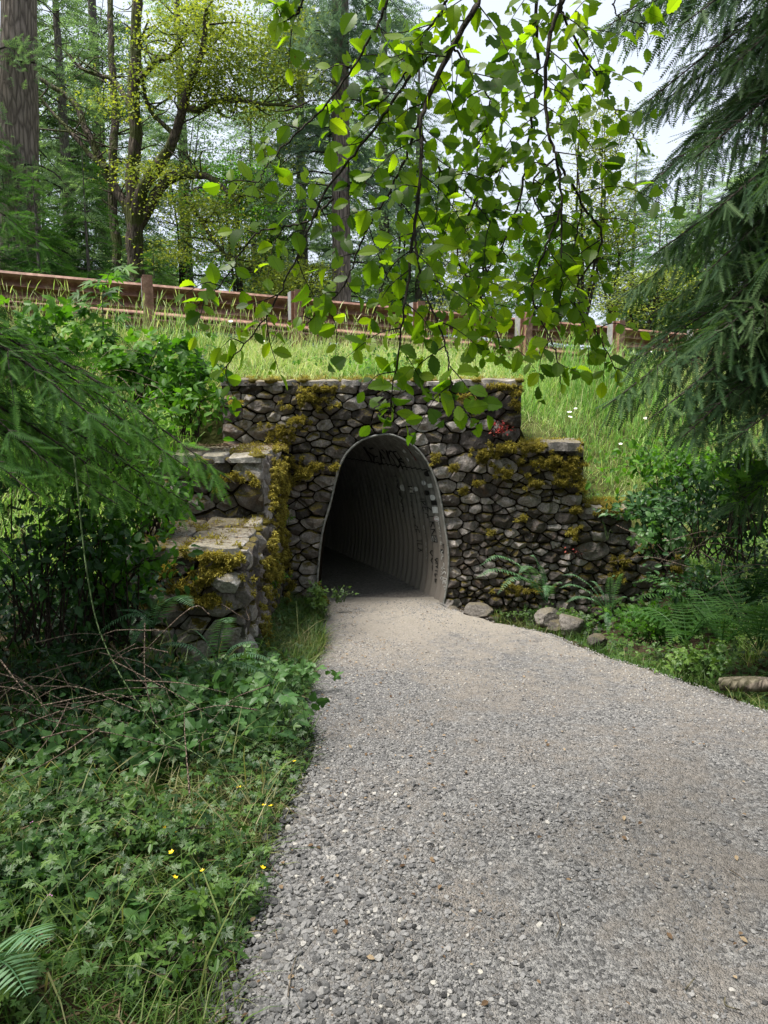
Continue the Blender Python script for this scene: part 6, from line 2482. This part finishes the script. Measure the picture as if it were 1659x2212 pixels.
# ------------------------------------------------------------------ rocks, log, sticks
for k, (dx, dy, Y, r_, lab) in enumerate([
    (1030, 1318, 6.6, (.16, .12, .07), 'pale flat stone at the foot of the wall beside the tunnel'),
    (1185, 1335, 6.2, (.15, .12, .09), 'brownish rock at the gravel edge below the first fern'),
    (1232, 1350, 6.0, (.12, .12, .12), 'grey-green rock leaning beside the ditch'),
    (1290, 1385, 5.6, (.09, .08, .06), 'small mossy stone at the grass edge near the ditch'),
    (1205, 1352, 6.05, (.12, .1, .05), 'flat slab between the brownish and grey-green rocks'),
    (978, 1322, 6.8, (.08, .07, .06), 'small stone right under the tunnel jamb')]):
    mb = MB()
    rock(mb, (0, 0, 0), r_, 60 + k)
    o = mb.build('rock', M['boulder'], None, smooth=False)
    o.location = W(dx, dy, Y)
    o.rotation_euler = (0, 0, random.uniform(0, 3))
    tag(o, lab, 'rock', 'rocks along the wall foot')

mb = MB()
a_, b_ = W(1556, 1478, 4.35), W(1800, 1492, 4.0)
P = curve([a_, a_ * .6 + b_ * .4 + np.array([0, 0, .015]), b_], 60)
tube(mb, P, .042 + .005 * np.sin(np.linspace(0, 5, 60)), 20, rough=.05, cap=True)
o = mb.build('log', M['oldwood'])
tag(o, 'weathered log lying at the right edge of the gravel', 'log')

for k, (x0, y0, x1, y1, lab) in enumerate([(622, 2150, 640, 2060, 'pale straw stick on the gravel near the bottom left'), (1203, 1975, 1201, 2025, 'short white straw upright on the gravel, centre right'),
                                          (1565, 2165, 1600, 2195, 'broken pale twig near the lower right corner'), (1575, 1885, 1608, 1905, 'curled dry fern tip on the gravel at right'),
                                          (570, 1845, 610, 1895, 'brown stick at the gravel edge, lower left'), (1480, 2150, 1500, 2120, 'small stick in the lower right gravel')]):
    def gp(dx, dy):
        d = W(dx, dy, 1.0) - np.array([0, 0, CAMZ])
        t = (CAMZ - .03) / -d[2]
        return np.array([0, 0, CAMZ]) + d * t
    mb = MB()
    A_, B_ = gp(x0, y0), gp(x1, y1)
    P = curve([A_, (A_ + B_) / 2 + rng.normal(size=3) * .008, B_], 10)
    P[:, 2] = path_z(P[:, 0], P[:, 1]) + .012
    tube(mb, P, np.linspace(.0028, .0018, 10), 5, cap=True)
    o = mb.build('stick', M['oldwood'])
    tag(o, lab, 'stick')

# ------------------------------------------------------------------ flowers


def flower(name, mat, npet, size, stem=.12, eye=None):
    e = empty(name)
    mb = MB()
    tube(mb, [(0, 0, 0), (.01, 0, stem * .5), (0, 0, stem)], [.0012, .001, .001], 4)
    mb.build('stem', M['greenstem'], e)
    mb = MB()
    V, Fq = leaf_t(4, .34, .0, -.35, 0, peak=.6)
    for k in range(npet):
        a = k * 2 * math.pi / npet
        c, s = math.cos(a), math.sin(a)
        v = V * size
        mb.add(np.c_[v[:, 0] * c - v[:, 1] * s, v[:, 0] * s + v[:, 1] * c, v[:, 2] + stem], Fq)
    f = mb.build('petals', M[mat], e, smooth=False)
    if eye:
        mb = MB()
        v, ff = icos(1)
        mb.add(v * np.array([.25, .25, .15]) * size + np.array([0, 0, stem + size * .05]), ff)
        mb.build('flower_centre', M['petalyellow'], e)
    return e


# buttercups: (x,y in the photo) and what is next to each
butter = flower('buttercup', 'petalyellow', 5, .0085, .10)
bc = [(645, 1657, 'highest buttercup, right at the gravel edge'), (518, 1718, 'buttercup in the upper verge left of the gravel'), (436, 1745, 'buttercup above the middle of the verge'), (570, 1754, 'largest open buttercup near the gravel edge'),
      (594, 1762, 'half-hidden buttercup just right of the largest one'), (361, 1798, 'leftmost buttercup of the middle row'), (335, 1792, 'faint buttercup left of the middle row'), (390, 1842, 'buttercup below the middle row'), (512, 1833, 'buttercup close to the gravel in the lower verge'),
      (455, 1877, 'bright buttercup low in the verge'), (346, 1908, 'lowest buttercup on the left'), (539, 1888, 'pale buttercup at the lower gravel edge')]


def verge_point(dx, dy, up):
    d = W(dx, dy, 1.0) - np.array([0, 0, CAMZ])
    t = 1.0
    for _ in range(300):
        p = np.array([0, 0, CAMZ]) + d * t
        if p[2] < float(ground_h(p[0], p[1])) + up:
            break
        t += .01
    return p


for k, (dx, dy, lab) in enumerate(bc):
    p = verge_point(dx, dy, .12)
    loc = (p[0], p[1], float(ground_h(p[0], p[1])) + .02)
    o = butter if k == 0 else dup(butter)
    o.location = loc
    o.rotation_euler = (R(random.uniform(5, 28)), R(random.uniform(-12, 12)), random.uniform(0, 6))
    o.scale = (random.uniform(.9, 1.25),) * 3
    tag(o, lab, 'flower', 'buttercups in the left verge')
daisy = flower('daisy', 'petalwhite', 11, .022, .3, True)
dz = [(405, 735, 'daisy cluster flower behind the left bramble'), (545, 718, 'daisy above the left end of the stone wall'), (560, 722, 'daisy right of the one above the wall end'), (355, 850, 'white daisy on the left slope beside the wall'), (420, 858, 'lowest white daisy left of the wall top'),
      (1165, 735, 'daisy just right of the fourth guardrail post'), (1232, 912, 'white flower beside the right wall ledge'), (1245, 880, 'white flower on the slope above the right ledge'), (1215, 935, 'white flower close above the capstone at right'), (1390, 910, 'white flower among grass under the hemlock bough'),
      (1292, 775, 'daisy in the tall grass on the right slope'), (1340, 960, 'white flower low on the right slope'), (500, 700, 'daisy near the rail between the first two posts'), (640, 715, 'daisy below the second guardrail post'), (1400, 760, 'daisy near the rightmost post'), (375, 735, 'small daisy left of the wall near the brambles')]
for k, (dx, dy, lab) in enumerate(dz):
    d = W(dx, dy, 1.0) - np.array([0, 0, CAMZ])
    t = 7.3
    while t < 12:
        p = np.array([0, 0, CAMZ]) + d * t
        if p[2] < float(bank_h(p[0], p[1])) + .27 and p[1] > 7.4:
            break
        t += .02
    o = daisy if k == 0 else dup(daisy)
    o.location = (p[0], p[1], float(bank_h(p[0], p[1])))
    o.rotation_euler = (R(random.uniform(15, 50)), 0, random.uniform(-.5, .5))
    o.scale = (random.uniform(.8, 1.2),) * 3
    tag(o, lab, 'flower', 'white daisies on the embankment')
pink = flower('pink_flower', 'petalpink', 5, .009, .1)
for k, (dx, dy, lab) in enumerate([(200, 1670, 'tiny pink flower above the brambles at left'), (280, 1810, 'tiny pink flower in the middle of the verge'), (85, 1780, 'tiny pink flower near the left edge'), (80, 1935, 'lowest tiny pink flower at the left edge')]):
    p = verge_point(dx, dy, .12)
    o = pink if k == 0 else dup(pink)
    o.location = (p[0], p[1], float(ground_h(p[0], p[1])) + .02)
    o.rotation_euler = (R(20), 0, random.uniform(0, 6))
    tag(o, lab, 'flower', 'pink flowers in the left verge')
